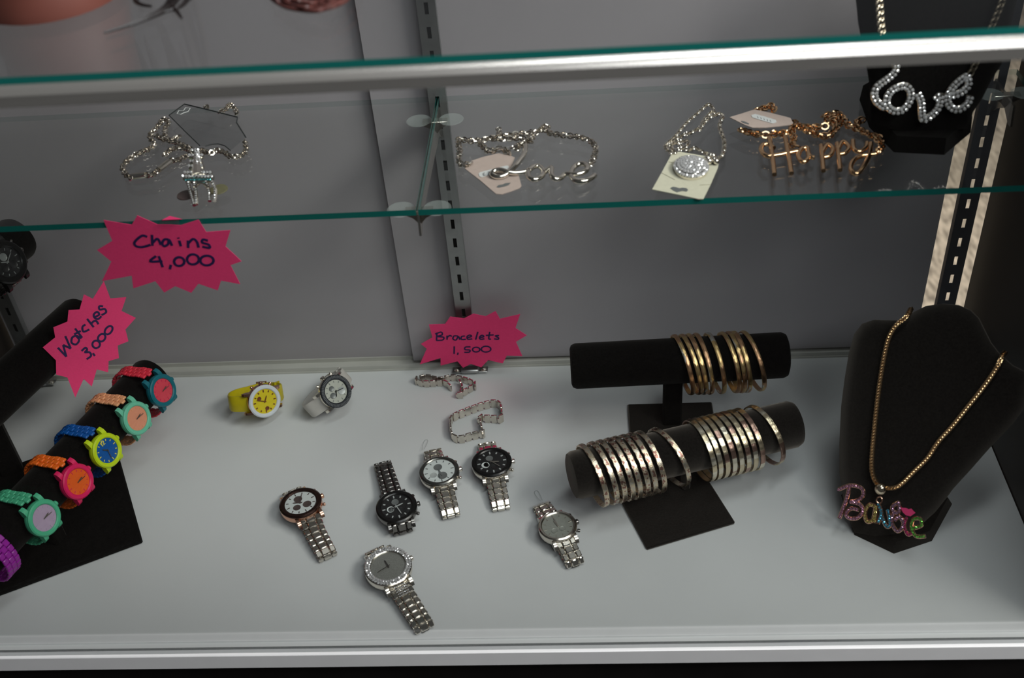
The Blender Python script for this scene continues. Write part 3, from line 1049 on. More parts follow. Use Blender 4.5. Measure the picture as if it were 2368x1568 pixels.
# white: 3 o'clock points up and left
ww = standing_watch('white rubber strap watch with silver dial and black notched bezel standing on its side', (777, 905), (0.58, -0.58, 0.57), R_(104), 0.0198, 0.0140, 0.0105,
                    dict(case=CHROME, bezel=mat('dark_notched_bezel', (0.05, 0.055, 0.065), 0.3, 0.7, noise=(1200, 0.8)), dial=SD, mark=SUBG, hand=BLACKMET, subs=((-0.10, 0.45, 0.26, SUBG), (0.42, 0.14, 0.24, SUBG), (-0.3, -0.42, 0.34, SUBW)), t=(310, 200), lug=0.003), OFFW, 0.0205, 0.042, 0.0325)
nt_ = MB()
for k in range(60):
    a = 2 * PI * k / 60
    nt_.box((0.0174, 0, 0.0121), (0.0030, 0.0004, 0.0005), Matrix.Rotation(a, 4, 'Z'))
nt_.build('bezel_notches', SUBG, ww, smooth=False)


# coloured plastic watches wrapped round the lower bar of the left stand
def bar_watch(label, s, phi, axc, rbar, R, rd, cc, links_m, c, lw=0.0165, ll=0.0072, cat_group='coloured plastic watches on the bar', spin=0.0):
    """s: point on the bar's axis; phi: lift of the dial's outlook above level"""
    ax = AX
    N = (HX * math.cos(phi) + Vector((0, 0, 1)) * math.sin(phi)).normalized()
    y = (Vector((0, 0, 1)) * math.cos(phi) - HX * math.sin(phi)).normalized()
    x = y.cross(N)
    rl = rbar + 0.0076                         # bracelet loop, slack below the bar
    drop = 0.0040
    cen = Vector(s) - Vector((0, 0, drop))
    zd = 0.0088
    base = rbar + 0.0035 + drop * math.sin(phi)
    O = Vector(s) + N * (rbar + 0.0062) - Vector((0, 0, 0.0045))
    M = frame(O, x, y, N)
    root = thing('wristwatch', label, 'watch', M=M, group=cat_group)
    dial_set(root, Matrix.Rotation(spin, 4, 'Z'), R, rd, zd, dict(c, band=lw, lug=0.0050))
    me = link_mesh('bracelet_link', links_m, lw, ll, 0.0030, 1)
    inv = M.inverted()
    a0 = math.asin(min(0.9, (R * 1.02) / (rl + 0.004)))
    pts = []
    K = 48
    for k in range(K + 1):
        a = a0 + (2 * PI - 2 * a0) * k / K
        d = N * math.cos(a) + y * math.sin(a)
        f = min(1.0, min(a - a0, 2 * PI - a0 - a) / 0.5)
        rr = rl + (1 - f) * (math.hypot(rbar + 0.0085, R * 1.02) - rl)
        pts.append(inv @ (Vector(s) - Vector((0, 0, drop)) * f + d * rr))
    cl = inv @ cen
    add_links(root, me, pts, ll * 0.97, (1, 0, 0), cl, taper=lambda q: 1.0 - 0.12 * math.sin(q * PI))
    return root


def plastic(n, col):
    return mat(n, [min(0.9, c * 1.3) for c in col], 0.36, 0, 0.45, noise=(200, 0.03))


P = dict(red=plastic('coral_red', (0.62, 0.030, 0.055)), teal=plastic('teal', (0.004, 0.115, 0.150)), peach=plastic('peach', (0.66, 0.31, 0.15)), mint=plastic('mint', (0.12, 0.43, 0.29)),
         blue=plastic('royal_blue', (0.003, 0.075, 0.30)), lime=plastic('lime', (0.42, 0.55, 0.008)), orange=plastic('orange', (0.70, 0.125, 0.012)), mag=plastic('magenta', (0.55, 0.010, 0.085)),
         green=plastic('sea_green', (0.060, 0.36, 0.20)), lilac=plastic('lilac', (0.40, 0.30, 0.42)), purple=plastic('purple', (0.26, 0.012, 0.28)), coral=plastic('coral_dial', (0.62, 0.055, 0.085)),
         pdial=plastic('peach_dial', (0.66, 0.26, 0.16)), yel=plastic('pale_yellow', (0.62, 0.55, 0.10)), odial=plastic('orange_dial', (0.75, 0.10, 0.012)))
z2 = lambda x, y: (x / 2.613, 800 + y / 2.613)


def sfor(px, py, phi):
    """axis point whose watch face lands on the pixel (only the place along the bar is free)"""
    N = (HX * math.cos(phi) + Vector((0, 0, 1)) * math.sin(phi)).normalized()
    best = None
    for i in range(400):
        s = LOW[1] - AX * (0.36 * i / 399)
        q = proj(s + N * 0.037)
        e = (q[0] - px) ** 2 + (q[1] - py) ** 2
        if best is None or e < best[0]:
            best = (e, s)
    return best[1]


specs = [('coral red plastic watch with teal case and coral dial, farthest back on the bar', (379, 903), 'red', 'teal', 'coral', 'mag', 20),
         ('peach plastic watch with mint case and peach dial, second from the back on the bar', (325, 973), 'peach', 'mint', 'pdial', 'peach', 20),
         ('blue plastic watch with lime case and blue dial numbered twelve, middle of the bar', (235, 1029), 'blue', 'lime', 'blue', 'yel', 20),
         ('orange plastic watch with magenta case and orange dial on the bar', (181, 1112), 'orange', 'mag', 'odial', 'mag', 20),
         ('sea green plastic watch with pale lilac dial on the bar beside the black base', (113, 1207), 'green', 'green', 'lilac', 'lilac', 20)]
SW = []
for lab, px, st, cs, dl, mk, ph in specs:
    s = sfor(*px, R_(ph))
    SW.append(s)
    w = bar_watch(lab, s, R_(ph), AX, 0.0245, 0.0190, 0.0138, None, P[st], dict(case=P[cs], bezel=P[cs], dial=P[dl], mark=P[mk], hand=STEEL, t=(80, 95) if st != 'blue' else (318, 190), crowns=1, mw=0.07 if st == 'blue' else 0.045, crown=P[cs]))
    if st == 'blue':
        nm = MB()
        rd, zd = 0.0138, 0.0088
        for stroke in ([(-0.20, 0.80), (-0.10, 0.90), (-0.10, 0.52)], [(0.03, 0.82), (0.12, 0.90), (0.20, 0.80), (0.04, 0.54), (0.22, 0.54)]):
            nm.tube([(a * rd, b * rd, zd) for a, b in stroke], 0.0006, 5, flat=0.4)
        nm.build('numeral', P['yel'], w)
lp = (SW[3] + SW[4]) / 2
post_mb(lp.x, lp.y, 0.004, 0.056, 0.016, 0.016, A70).build('post', VELVET_UNLIT, ws, world=True)
bar_watch('bright purple plastic watch, only its bracelet in view at the lower left corner', sfor(36, 1290, R_(30)), R_(118), AX, 0.0245, 0.0190, 0.0138, None, P['purple'], dict(case=P['purple'], bezel=P['purple'], dial=P['lilac'], mark=P['purple'], hand=STEEL, crowns=1), lw=0.0200)
sdk = TR - AX * 0.056
bar_watch('black sports watch with dark dial on the topmost velvet bar at the left edge', sdk, R_(22), AX, 0.0245, 0.0230, 0.0160, None, GUN,
          dict(case=BLACKMET, bezel=BLACKMET, dial=BD, mark=SUBG, hand=SUBG, subs=three(SUBG, BD, BD), t=(300, 60), crown=GUN), lw=0.021, cat_group='dark watch on the top bar')


# ------------------------------------------------------------------ pink starburst signs with handwriting
def sign(label, outline, strokes, p0, n, wid, th=0.0005, extra=None):
    n = Vector(n).normalized()
    pts = [atp(x, y, p0, n) for x, y in outline]
    c = sum(pts, Vector()) / len(pts)
    root = thing('starburst_sign', label, 'sign', c, group='pink starburst price signs')
    MB().prism(pts, n * th).build('card', PINK, root, smooth=False, world=True)
    for nm, sts in strokes:
        mb = MB()
        for s in sts:
            q = [atp(x, y, Vector(p0) + n * (th + 0.00015), n) for x, y in s]
            q = spline(q, step=4)
            mb.tube(q, wid, 6, flat=0.16, side=n)
        mb.build('handwritten_' + nm, INK, root, world=True)
    return root, c


def ell(cx, cy, rx, ry, n=10, tilt=0.0):
    return [(cx + rx * math.cos(2 * PI * k / n + 1.2) * math.cos(tilt) - ry * math.sin(2 * PI * k / n + 1.2) * math.sin(tilt), cy + rx * math.cos(2 * PI * k / n + 1.2) * math.sin(tilt) + ry * math.sin(2 * PI * k / n + 1.2) * math.cos(tilt)) for k in range(n + 1)]


z1 = lambda s: [(x / 3.92, 480 + y / 3.92) for x, y in s]
z8 = lambda s: [(x / 3.016, 480 + y / 3.016) for x, y in s]
z55 = lambda s: [(880 + x / 2.177, 180 + y / 2.177) for x, y in s]
out = z1([(940, 112), (1195, 155), (1245, 70), (1430, 152), (1535, 152), (1640, 158), (1800, 108), (1870, 220), (2090, 203), (2045, 350), (2190, 485), (2090, 520), (2178, 692), (2005, 660), (1975, 748), (1800, 688), (1735, 770), (1590, 710), (1490, 768), (1410, 665), (1210, 730), (1195, 615), (925, 665), (1010, 487), (882, 383), (1020, 300)])
w1 = [z1(s) for s in ([(1335, 265), (1290, 255), (1240, 290), (1218, 325), (1240, 352), (1290, 358), (1365, 338)], [(1378, 248), (1382, 345)], [(1384, 320), (1420, 285), (1440, 295), (1458, 338)],
                      [(1530, 290), (1490, 290), (1470, 325), (1490, 350), (1525, 330), (1533, 292), (1560, 345)], [(1625, 300), (1640, 350)], [(1616, 272), (1620, 280)],
                      [(1705, 300), (1706, 365)], [(1707, 325), (1750, 285), (1785, 310), (1800, 362)], [(1885, 300), (1840, 290), (1835, 318), (1890, 335), (1900, 365), (1835, 355)])]
w2 = [z1(s) for s in ([(1415, 440), (1360, 488), (1472, 485)], [(1440, 440), (1475, 540)], [(1550, 520), (1540, 558)], ell(1625, 490, 46, 40), ell(1750, 470, 54, 46), ell(1876, 480, 60, 44))]
sg, cc = sign('pink starburst sign reading Chains 4,000 taped to the front edge of the glass shelf', out, [('word', w1), ('price', w2)], (0, -0.2236, 0), (0, -1, 0), 0.0014)
tp = [at(*q, SH + 0.0006) for q in z1([(1452, 148), (1540, 80), (1632, 150)])]
tp = [Vector((tp[0].x, -0.2236, SH + 0.0004)), tp[1], Vector((tp[2].x, -0.2236, SH + 0.0004))]
MB().prism(tp, (0, 0, 0.0005)).build('folded_tip', PINK, sg, smooth=False, world=True)
tq = [at(*q, SH + 0.0002) for q in z1([(1440, 150), (1462, 105), (1625, 105), (1625, 150)])]
MB().prism(tq, (0, 0, 0.0002)).build('clear_tape', PLASTIC, sg, smooth=False, world=True)

out = [(240, 650), (255, 690), (292, 687), (281, 719), (314, 735), (290, 762), (297, 789), (272, 799), (275, 828), (251, 835), (250, 861)] + z8([(675, 1128), (640, 1248), (583, 1195), (525, 1325), (470, 1185), (392, 1165), (390, 1065), (298, 975), (385, 905), (372, 835), (470, 795), (478, 715), (555, 710), (585, 605), (647, 636)])
w1 = [z1(s) for s in ([(525, 1270), (602, 1352)], [(602, 1352), (572, 1245)], [(572, 1245), (642, 1278)], [(642, 1278), (592, 1165)], [(690, 1160), (655, 1178), (650, 1225), (690, 1240), (718, 1200), (692, 1162), (740, 1185)],
                      [(680, 1095), (745, 1180)], [(672, 1150), (732, 1118)], [(775, 1060), (748, 1082), (757, 1125), (810, 1105)], [(790, 1008), (850, 1085)], [(828, 1052), (850, 1030), (875, 1030), (892, 1058)],
                      [(865, 990), (900, 970), (880, 945), (850, 970), (860, 1000), (890, 1010), (920, 985)], [(935, 895), (900, 895), (905, 925), (950, 920), (962, 950), (920, 975)])]
w2 = [z1(s) for s in ([(740, 1300), (775, 1270), (790, 1290), (770, 1312), (812, 1312), (825, 1345), (785, 1375)], [(842, 1320), (860, 1345)], ell(872, 1240, 34, 34), ell(922, 1180, 30, 38, tilt=0.7), ell(985, 1112, 28, 44, tilt=0.7))]
nW = Vector((0.45, -0.75, 0.45)).normalized()
pW = at(112, 805, 0.130) + nW * 0.034
sign('pink starburst sign reading Watches 3,000 leaning against the left black stand', out, [('word', w1), ('price', w2)], pW, nW, 0.0013)

out = [(992, 750), (1029, 749), (1041, 732), (1073, 736), (1094.5, 725), (1123, 731), (1146, 719), (1156, 737), (1203, 726), (1192, 758), (1218, 775), (1193, 790), (1208, 823), (1172, 822), (1162.5, 840), (1129, 832), (1113, 849), (1089, 841), (1071, 850), (1058, 835), (1019, 845), (1019, 827.5), (971, 842), (987, 806), (973.5, 795), (1000, 780)]
w1 = [z55(s) for s in ([(284, 1283), (282, 1322)], [(275, 1290), (305, 1280), (310, 1294), (285, 1302), (318, 1306), (312, 1320), (280, 1322)], [(335, 1298), (335, 1318)], [(336, 1306), (350, 1297), (358, 1303)],
                       [(390, 1300), (370, 1300), (365, 1315), (380, 1320), (392, 1302), (399, 1318)], [(425, 1300), (408, 1303), (408, 1317), (430, 1316)], [(438, 1308), (458, 1302), (450, 1295), (436, 1302), (440, 1316), (462, 1314)],
                       [(490, 1279), (479, 1318)], [(500, 1308), (520, 1303), (512, 1296), (499, 1304), (503, 1316), (523, 1314)], [(550, 1279), (545, 1313), (556, 1315)], [(530, 1297), (570, 1294)], [(597, 1297), (578, 1299), (593, 1308), (592, 1316), (572, 1314)])]
w2 = [[z9(*q) for q in s] for s in ([(950, 100), (948, 182)], [(992, 168), (985, 192)], [(1128, 105), (1072, 108), (1068, 135), (1118, 140), (1115, 162), (1060, 165)], ell(1190, 135, 40, 26), ell(1298, 130, 52, 32))]
sign('pink starburst sign reading Bracelets 1,500 fixed low on the middle standard', out, [('word', w1), ('price', w2)], (0, -0.0195, 0), (0, -1, 0), 0.0011)


# ------------------------------------------------------------------ necklace busts
def dome(outline2, depth, back, M, rings=7):
    """padded panel: a star-shaped outline (2-D, local) swelling forward towards its middle"""
    cx = sum(p[0] for p in outline2) / len(outline2)
    cy = sum(p[1] for p in outline2) / len(outline2)
    k = len(outline2)
    vs, fs = [], []
    prof = [(1.0, -back), (1.0, 0.0)]
    for i in range(1, rings):
        f = 1 - i / rings
        prof.append((f, depth * math.sqrt(1 - f ** 2.6)))
    for f, z in prof:
        for x, y in outline2:
            vs.append((cx + (x - cx) * f, cy + (y - cy) * f, z))
    for r in range(len(prof) - 1):
        for i in range(k):
            j = (i + 1) % k
            fs.append((r * k + i, r * k + j, r * k + k + j, r * k + k + i))
    vs.append((cx, cy, depth))
    o = (len(prof) - 1) * k
    for i in range(k):
        fs.append((o + i, o + (i + 1) % k, len(vs) - 1))
    fs.append(tuple(range(k - 1, -1, -1)))
    return MB().add(vs, fs, M)


def plane_frame(p0, e, lean):
    """panel frame: x along e, y up the leaning panel, z its outlook"""
    e = Vector(e).normalized()
    n = Vector((e.y, -e.x, 0))
    w = (Vector((0, 0, 1)) * math.cos(lean) - n * math.sin(lean)).normalized()
    return frame(p0, e, w, e.cross(w))


zb = lambda x, y: (1900 + x / 2.451, 680 + y / 2.451)
B0 = Vector((0.284, -0.298, 0.004))
FB = plane_frame(B0, (0.857, -0.515, 0), R_(32))


def onp(Fm, px, py, off=0.0):
    n = Fm.to_3x3() @ Vector((0, 0, 1))
    return atp(px, py, Fm.translation + n * off, n)


def local2(Fm, pts):
    iv = Fm.inverted()
    return [tuple((iv @ onp(Fm, *p))[:2]) for p in pts]


bust = thing('necklace_bust', 'black velvet necklace bust on the white base wearing the colourful name necklace', 'jewelry stand', B0 - Vector((0, 0, 0.004)), group='velvet necklace busts')
ol = [zb(*p) for p in ((185, 1352), (130, 1215), (100, 1010), (100, 850), (110, 640), (130, 480), (155, 330), (185, 225), (230, 168), (290, 148), (350, 150), (420, 152), (480, 135), (525, 100), (590, 68), (680, 57), (770, 65), (840, 95), (885, 140), (915, 200), (955, 280), (1010, 350), (1080, 410), (1150, 445), (1170, 480), (1150, 640), (1080, 740), (960, 865), (850, 990), (740, 1110), (700, 1165), (640, 1240), (540, 1330), (420, 1360), (300, 1375))]
dome(local2(FB, ol), 0.014, 0.010, FB).build('panel', VELVET_LIT, bust, world=True, ang=60)
# flared foot: an eight-sided block under the panel
fo = [at(*zb(*p), 0.0002) for p in ((185, 1365), (410, 1472), (625, 1400), (740, 1190))]
fo += [fo[3] + Vector((-0.022, 0.050, 0)), fo[3] + Vector((-0.07, 0.085, 0)), fo[0] + Vector((-0.003, 0.055, 0))]
bmf = MB()
k = len(fo)
fc = sum(fo, Vector()) / k
lo = [p for p in fo]
hi = [fc + (p - fc) * 0.9 + Vector((0, 0, 0.010)) for p in fo]
bmf.add(lo + hi, [tuple(range(k - 1, -1, -1)), tuple(range(k, 2 * k))] + [(i, (i + 1) % k, k + (i + 1) % k, k + i) for i in range(k)])
bmf.build('foot', VELVET_LIT, bust, world=True)
# easel leg behind
nb = FB.to_3x3() @ Vector((0, 0, 1))
tb = FB @ Vector((0.02, 0.15, -0.010))
fb = Vector((0.36, -0.155, 0.002))
eb = (FB.to_3x3() @ Vector((1, 0, 0))) * 0.03
MB().prism([tb - eb, tb + eb, fb + eb * 1.2, fb - eb * 1.2], (0.002, 0.0035, 0)).build('easel_leg', VELVET_LIT, bust, world=True)

# name necklace: gold foxtail chain with rhinestone letters
nk = thing('name_necklace', 'gold foxtail chain necklace with multicolour rhinestone word pendant on the black bust', 'necklace', onp(FB, 2035, 1130, 0.016))
cp = [(506, 84), (494, 108), (472, 137), (425, 175), (385, 240), (360, 330), (340, 440), (322, 560), (308, 680), (296, 800), (287, 900), (284, 980), (295, 1040), (325, 1088), (360, 1098), (410, 1098), (455, 1075), (520, 1010), (600, 930), (660, 840), (740, 750), (820, 650), (900, 550), (965, 460), (1006, 392), (1026, 348), (1040, 332)]
off = [-0.008, 0.007] + [0.0165] * (len(cp) - 4) + [0.009, -0.004]
off[2] = 0.0135
path = spline([onp(FB, *zb(*p), o) for p, o in zip(cp, off)], step=6)
mb = MB()
chain(mb, path, 0.0032, 0.0054, 0.0040, 0.0009, up=nb, twist=0.0, base=0.55)
mb2 = MB()
chain(mb2, path, 0.0032, 0.0054, 0.0040, 0.0009, up=nb, twist=0.0, base=-0.55)
mb.add(mb2.v, mb2.f)
tag(mb.build('chain', GOLD, nk, world=True), kind='stuff')
MB().ball(onp(FB, *zb(335, 1105), 0.018), 0.0062, 14, 10, sc=(1, 1, 1.1)).build('bail', mat('pale_gold', (0.82, 0.70, 0.52), 0.18, 1.0, noise=(300, 0.03)), nk, world=True)
rg = [onp(FB, *zb(328 + 16 * math.cos(2 * PI * k / 10), 1168 + 20 * math.sin(2 * PI * k / 10)), 0.018) for k in range(10)]
MB().tube(rg, 0.0009, 6, closed=True).build('jump_ring', ROSE, nk, world=True)


def gem_mat(n, col):
    return mat('stone_' + n, col, 0.12, 0.75, noise=(900, 0.25))


def letter(root, Fm, strokes, conv, m, gm, r, off, gr, gd, rows=1, name='letter', closed=False):
    n = Fm.to_3x3() @ Vector((0, 0, 1))
    mb, g = MB(), MB()
    for s in strokes:
        p = spline([onp(Fm, *conv(*q), off) for q in s], step=5)
        mb.tube(p, r, 8, flat=0.45, side=n)
        for i, c in enumerate(resample(p, gd)):
            t = (p[-1] - p[0])
            for k in range(rows):
                sd = Vector((0, 0, 0))
                if rows > 1:
                    qs = resample(p, gd)
                    tt = (qs[min(i + 1, len(qs) - 1)] - qs[max(0, i - 1)]).normalized()
                    sd = n.cross(tt) * (r * (0.5 if k else -0.5))
                g.gem(c + sd + n * (r * 0.36), n + Vector((random.uniform(-.35, .35), random.uniform(-.35, .35), random.uniform(-.35, .35))), gr, random.uniform(0, 1))
    o = mb.build(name, m, root, world=True)
    gg = MB()
    gg.v, gg.f, gg.mi = g.v, g.f, g.mi
    st = gg.build('rhinestones', gm, o, world=True, smooth=False)
    tag(st, kind='stuff')
    return o


LET = [('B', [[(97, 1108), (160, 1085), (222, 1097), (238, 1132), (212, 1165), (165, 1178)], [(158, 1092), (140, 1165), (100, 1272)], [(165, 1178), (218, 1192), (233, 1232), (200, 1270), (152, 1268), (140, 1240), (170, 1215), (215, 1225)]], (0.62, 0.30, 0.44)),
       ('a', [[(303, 1202), (268, 1195), (246, 1240), (258, 1290), (292, 1275), (308, 1205), (300, 1300)]], (0.66, 0.52, 0.18)),
       ('r', [[(322, 1192), (338, 1240), (318, 1302)], [(336, 1245), (352, 1290), (372, 1320), (388, 1300), (376, 1225)]], (0.10, 0.40, 0.56)),
       ('b', [[(432, 1185), (405, 1200), (405, 1230), (436, 1238), (440, 1190), (425, 1180)], [(410, 1240), (396, 1290), (430, 1345), (465, 1305), (440, 1262), (412, 1285)]], (0.42, 0.24, 0.36)),
       ('i', [[(482, 1268), (470, 1310), (488, 1362), (512, 1352)]], (0.62, 0.07, 0.22)),
       ('e', [[(518, 1328), (566, 1310), (560, 1275), (522, 1275), (508, 1320), (535, 1372), (590, 1372)]], (0.20, 0.60, 0.10))]
for ln, sts, col in LET:
    letter(nk, FB, sts, zb, ROSE, gem_mat(ln, col), 0.0021, 0.0195, 0.0016, 0.0030)
lp_ = [onp(FB, *zb(*p), 0.0195) for p in ((450, 1210), (478, 1212), (492, 1218), (508, 1215), (532, 1240), (505, 1258), (480, 1252), (462, 1235))]
MB().prism(lp_, nb * 0.0018).build('lip_charm', plastic('pink_enamel', (0.62, 0.045, 0.16)), nk, world=True)

# second bust standing on the glass shelf
z4 = lambda x, y: (2000 + x / 4.753, 150 + y / 4.753)
F2 = plane_frame((0.304, -0.152, SH), (1, 0.0, 0), R_(12))
n2 = F2.to_3x3() @ Vector((0, 0, 1))
b2 = thing('necklace_bust', 'black velvet necklace bust on the glass shelf wearing the silver rhinestone Love necklace', 'jewelry stand', F2.translation, group='velvet necklace busts')
ol = [z4(*p) for p in ((60, 640), (70, 420), (72, 220), (40, 30))] + [(1990, 60), (1978, -60), (1985, -170), (2060, -250), (2130, -262), (2200, -270), (2260, -260), (2350, -170), (2372, -60), (2352, 0), (2335, 70)] + [z4(*p) for p in ((1500, 0), (1400, 150), (1290, 370), (1190, 520), (1130, 700), (700, 760), (400, 740))]
dome(local2(F2, ol), 0.010, 0.009, F2).build('panel', VELVET_UNLIT, b2, world=True, ang=60)
fo = [at(*z4(*p), SH + 0.0002) for p in ((48, 688), (318, 962), (872, 990), (1165, 742))]
fo += [fo[3] + Vector((0.004, 0.045, 0)), fo[3] + Vector((-0.025, 0.072, 0)), fo[0] + Vector((0.03, 0.082, 0)), fo[0] + Vector((0.002, 0.055, 0))]
k = len(fo)
fc = sum(fo, Vector()) / k
hi = [fc + (p - fc) * 0.97 + Vector((0, 0, 0.016)) for p in fo]
MB().add(fo + hi, [tuple(range(k - 1, -1, -1)), tuple(range(k, 2 * k))] + [(i, (i + 1) % k, k + (i + 1) % k, k + i) for i in range(k)]).build('foot', VELVET_UNLIT, b2, world=True)

lv = thing('name_necklace', 'heavy silver rhinestone Love necklace on a chunky chain over the shelf bust', 'necklace', onp(F2, 2130, 250, 0.012), group='word necklaces')
LOVE = [[[(335, -20), (345, 40), (300, 110), (215, 175), (135, 235), (105, 300), (122, 390), (190, 452), (235, 470)]],
        [[(360, 245), (450, 235), (505, 300), (490, 400), (420, 490), (330, 510), (255, 460), (240, 380), (285, 290), (360, 245)]],
        [[(585, 325), (618, 400), (625, 500), (640, 600), (700, 575), (760, 530), (815, 450), (828, 340), (770, 385)]],
        [[(930, 345), (1060, 300), (1140, 215), (1120, 110)], [(1120, 120), (1020, 190), (940, 280), (905, 380), (950, 470), (1040, 488), (1130, 420), (1160, 330)]]]
for sts in LOVE:
    letter(lv, F2, sts, z4, STEEL, GEM, 0.0034, 0.0125, 0.0017, 0.0033, rows=2)
mb = MB()
chain(mb, spline([onp(F2, *p, 0.012) for p in ((2245, 168), (2262, 135), (2280, 90), (2300, 45), (2318, 0), (2340, -70))], step=6), 0.0056, 0.0085, 0.0075, 0.0011, up=n2, twist=0.0, base=0.6)
chain(mb, spline([onp(F2, *p, 0.012) for p in ((2070, 148), (2050, 110), (2040, 70), (2036, 30), (2034, -20), (2038, -80))], step=6), 0.0056, 0.0085, 0.0075, 0.0011, up=n2, twist=0.0, base=0.6)
tag(mb.build('chain', mat('dull_gold_chain', (0.55, 0.48, 0.36), 0.3, 1.0, noise=(300, 0.05)), lv, world=True), kind='stuff')


# ------------------------------------------------------------------ pieces lying on the glass shelf
def shelf_path(conv, pts, h=0.003, step=5):
    return spline([at(*conv(*p), SH + h) for p in pts], step=step)


def card_mb(conv, pts, h0, th):
    return MB().prism([at(*conv(*p), SH + h0) for p in pts], (0, 0, th))


zc = lambda x, y: (240 + x / 4.61, 220 + y / 4.61)
cr = thing('pendant_necklace', 'silver rope chain with rhinestone tower pendant and clear plastic hang card on the shelf', 'necklace', at(440, 420, SH))
mb = MB()
for pts in ([(800, 440), (720, 480), (660, 450), (655, 360), (690, 290), (640, 260), (560, 350), (490, 440), (540, 520), (500, 560), (430, 600), (330, 640), (240, 710), (200, 780), (240, 850), (290, 880)],
            [(440, 850), (510, 850), (560, 820), (580, 795)], [(700, 700), (800, 690), (880, 650), (960, 640)], [(650, 640), (720, 580), (830, 560), (920, 590), (980, 640)],
            [(560, 430), (640, 470), (760, 500), (860, 540), (940, 580)], [(960, 610), (1050, 590), (1130, 620), (1200, 590), (1290, 610), (1340, 650), (1450, 650), (1515, 590), (1505, 490)],
            [(1090, 120), (1110, 130)], [(1240, 180), (1300, 150), (1350, 100), (1400, 150), (1420, 200)]):
    chain(mb, shelf_path(zc, pts, 0.0032), 0.0024, 0.0050, 0.0050, 0.0009, twist=1.15)
tag(mb.build('chain', STEEL, cr, world=True), kind='stuff')
for pts in ([(300, 865), (440, 850)], [(585, 795), (705, 705)]):
    MB().tube(shelf_path(zc, pts, 0.0036), 0.0030, 10).build('barrel_clasp', CHROME, cr, world=True)
cd_ = card_mb(zc, [(860, 95), (1150, 165), (1425, 235), (1415, 290), (1515, 450), (1350, 590), (1290, 540), (1220, 520), (1150, 525), (1080, 545), (1025, 540), (860, 380), (695, 215)], 0.0085, 0.0006)
cd_.build('hang_card', PLASTIC, cr, world=True, smooth=False)
MB().tube([at(*zc(*p), SH + 0.0091) for p in ((860, 95), (1150, 165), (1425, 235), (1415, 290), (1515, 450))], 0.0007, 5).build('card_rim', mat('dark_rim', (0.03, 0.035, 0.035), 0.4, 0, 0.5, noise=(300, 0.1)), cr, world=True)
MB().tube([at(*zc(*p), SH + 0.0091) for p in ((1350, 590), (1290, 540), (1220, 520), (1150, 525), (1080, 545))], 0.0006, 5).build('card_rim', MATS['dark_rim'], cr, world=True)
MB().tube([at(*zc(*p), SH + 0.0091) for p in ((1025, 540), (860, 380), (695, 215), (860, 95))], 0.0006, 5).build('card_rim', MATS['dark_rim'], cr, world=True)
MB().tube([at(*zc(*p), SH + 0.0093) for p in ((780, 200), (800, 165), (850, 165), (870, 135), (920, 140), (900, 175), (850, 190), (820, 205))], 0.0005, 5, closed=True).build('hang_hole', STICK, cr, world=True)
# tower pendant: slim shaft, two platforms, two pairs of splayed legs, each studded
Pd, Gd, G2 = MB(), MB(), MB()


def pt(x, y, h):
    return at(*zc(x, y), SH + h)


rows = [(600, 990, 42), (655, 990, 70), (720, 990, 60), (770, 990, 75), (840, 1010, 140), (880, 1010, 160)]
lvl = lambda y: 0.016 - 0.006 * (y - 600) / 580
for yy, xc, hw in rows:
    a, b = pt(xc - hw, yy, lvl(yy)), pt(xc + hw, yy, lvl(yy))
    Pd.tube([a, b], 0.0026, 8)
    for c in resample([a, b], 0.0031):
        Gd.gem(c + Vector((0, -0.0010, 0.0022)), (random.uniform(-.6, .6), random.uniform(-.9, .1), 1), 0.0018, random.random())
Pd.tube([pt(990, 600, 0.015), pt(990, 720, 0.014), pt(1000, 880, 0.013)], [0.003, 0.0045, 0.006], 10)
for q in range(9):
    for k in (-1, 0, 1):
        c = pt(990 + k * (16 + q * 3.5), 610 + q * 26, 0.0185 - 0.0002 * q - abs(k) * 0.0016)
        Gd.gem(c, (k * 0.6 + random.uniform(-.3, .3), random.uniform(-.8, 0), 1), 0.0017, random.random())
a, b = pt(880, 915, 0.013), pt(1150, 910, 0.013)
Pd.tube([a, b], 0.0022, 8)
for c in resample([a, b], 0.0021):
    G2.gem(c + Vector((0, -0.001, 0.0018)), (random.uniform(-.5, .5), -.4, 1), 0.0012, random.random())
for xs in ([(900, 940), (925, 1030), (965, 1175)], [(965, 940), (985, 1040), (985, 1165)], [(1090, 930), (1120, 1010), (1130, 1130)], [(1160, 930), (1190, 1020), (1180, 1130)]):
    p = [pt(x, y, 0.012 - 0.009 * i / 2) for i, (x, y) in enumerate(xs)]
    Pd.tube(spline(p, step=4), 0.0018, 7)
    for c in resample(spline(p, step=4), 0.0026):
        Gd.gem(c + Vector((0, -0.0006, 0.0015)), (random.uniform(-.5, .5), random.uniform(-.8, .2), 1), 0.0011, random.random())
Pd.tube(spline([pt(965, 985, 0.011), pt(1040, 930, 0.012), pt(1110, 985, 0.011)], step=5), 0.0014, 6)
pd = Pd.build('tower_pendant', CHROME, cr, world=True)
tag(Gd.build('rhinestones', GEM, pd, world=True, smooth=False), kind='stuff')
tag(G2.build('teal_rhinestones', gem_mat('teal', (0.10, 0.42, 0.44)), pd, world=True, smooth=False), 'teal rhinestones', kind='stuff')
for x, y, m in ((880, 1070, SUBD), (1225, 1010, mat('olive_felt', (0.16, 0.15, 0.08), 0.7, noise=(200, 0.1)))):
    MB().lathe([(0, 0.0012), (0.0085, 0.0010), (0.0088, 0.0002), (0, 0.0002)], 20, Matrix.Translation(at(*zc(x, y), SH)), caps=False).build('foot_disc', m, cr, world=True)

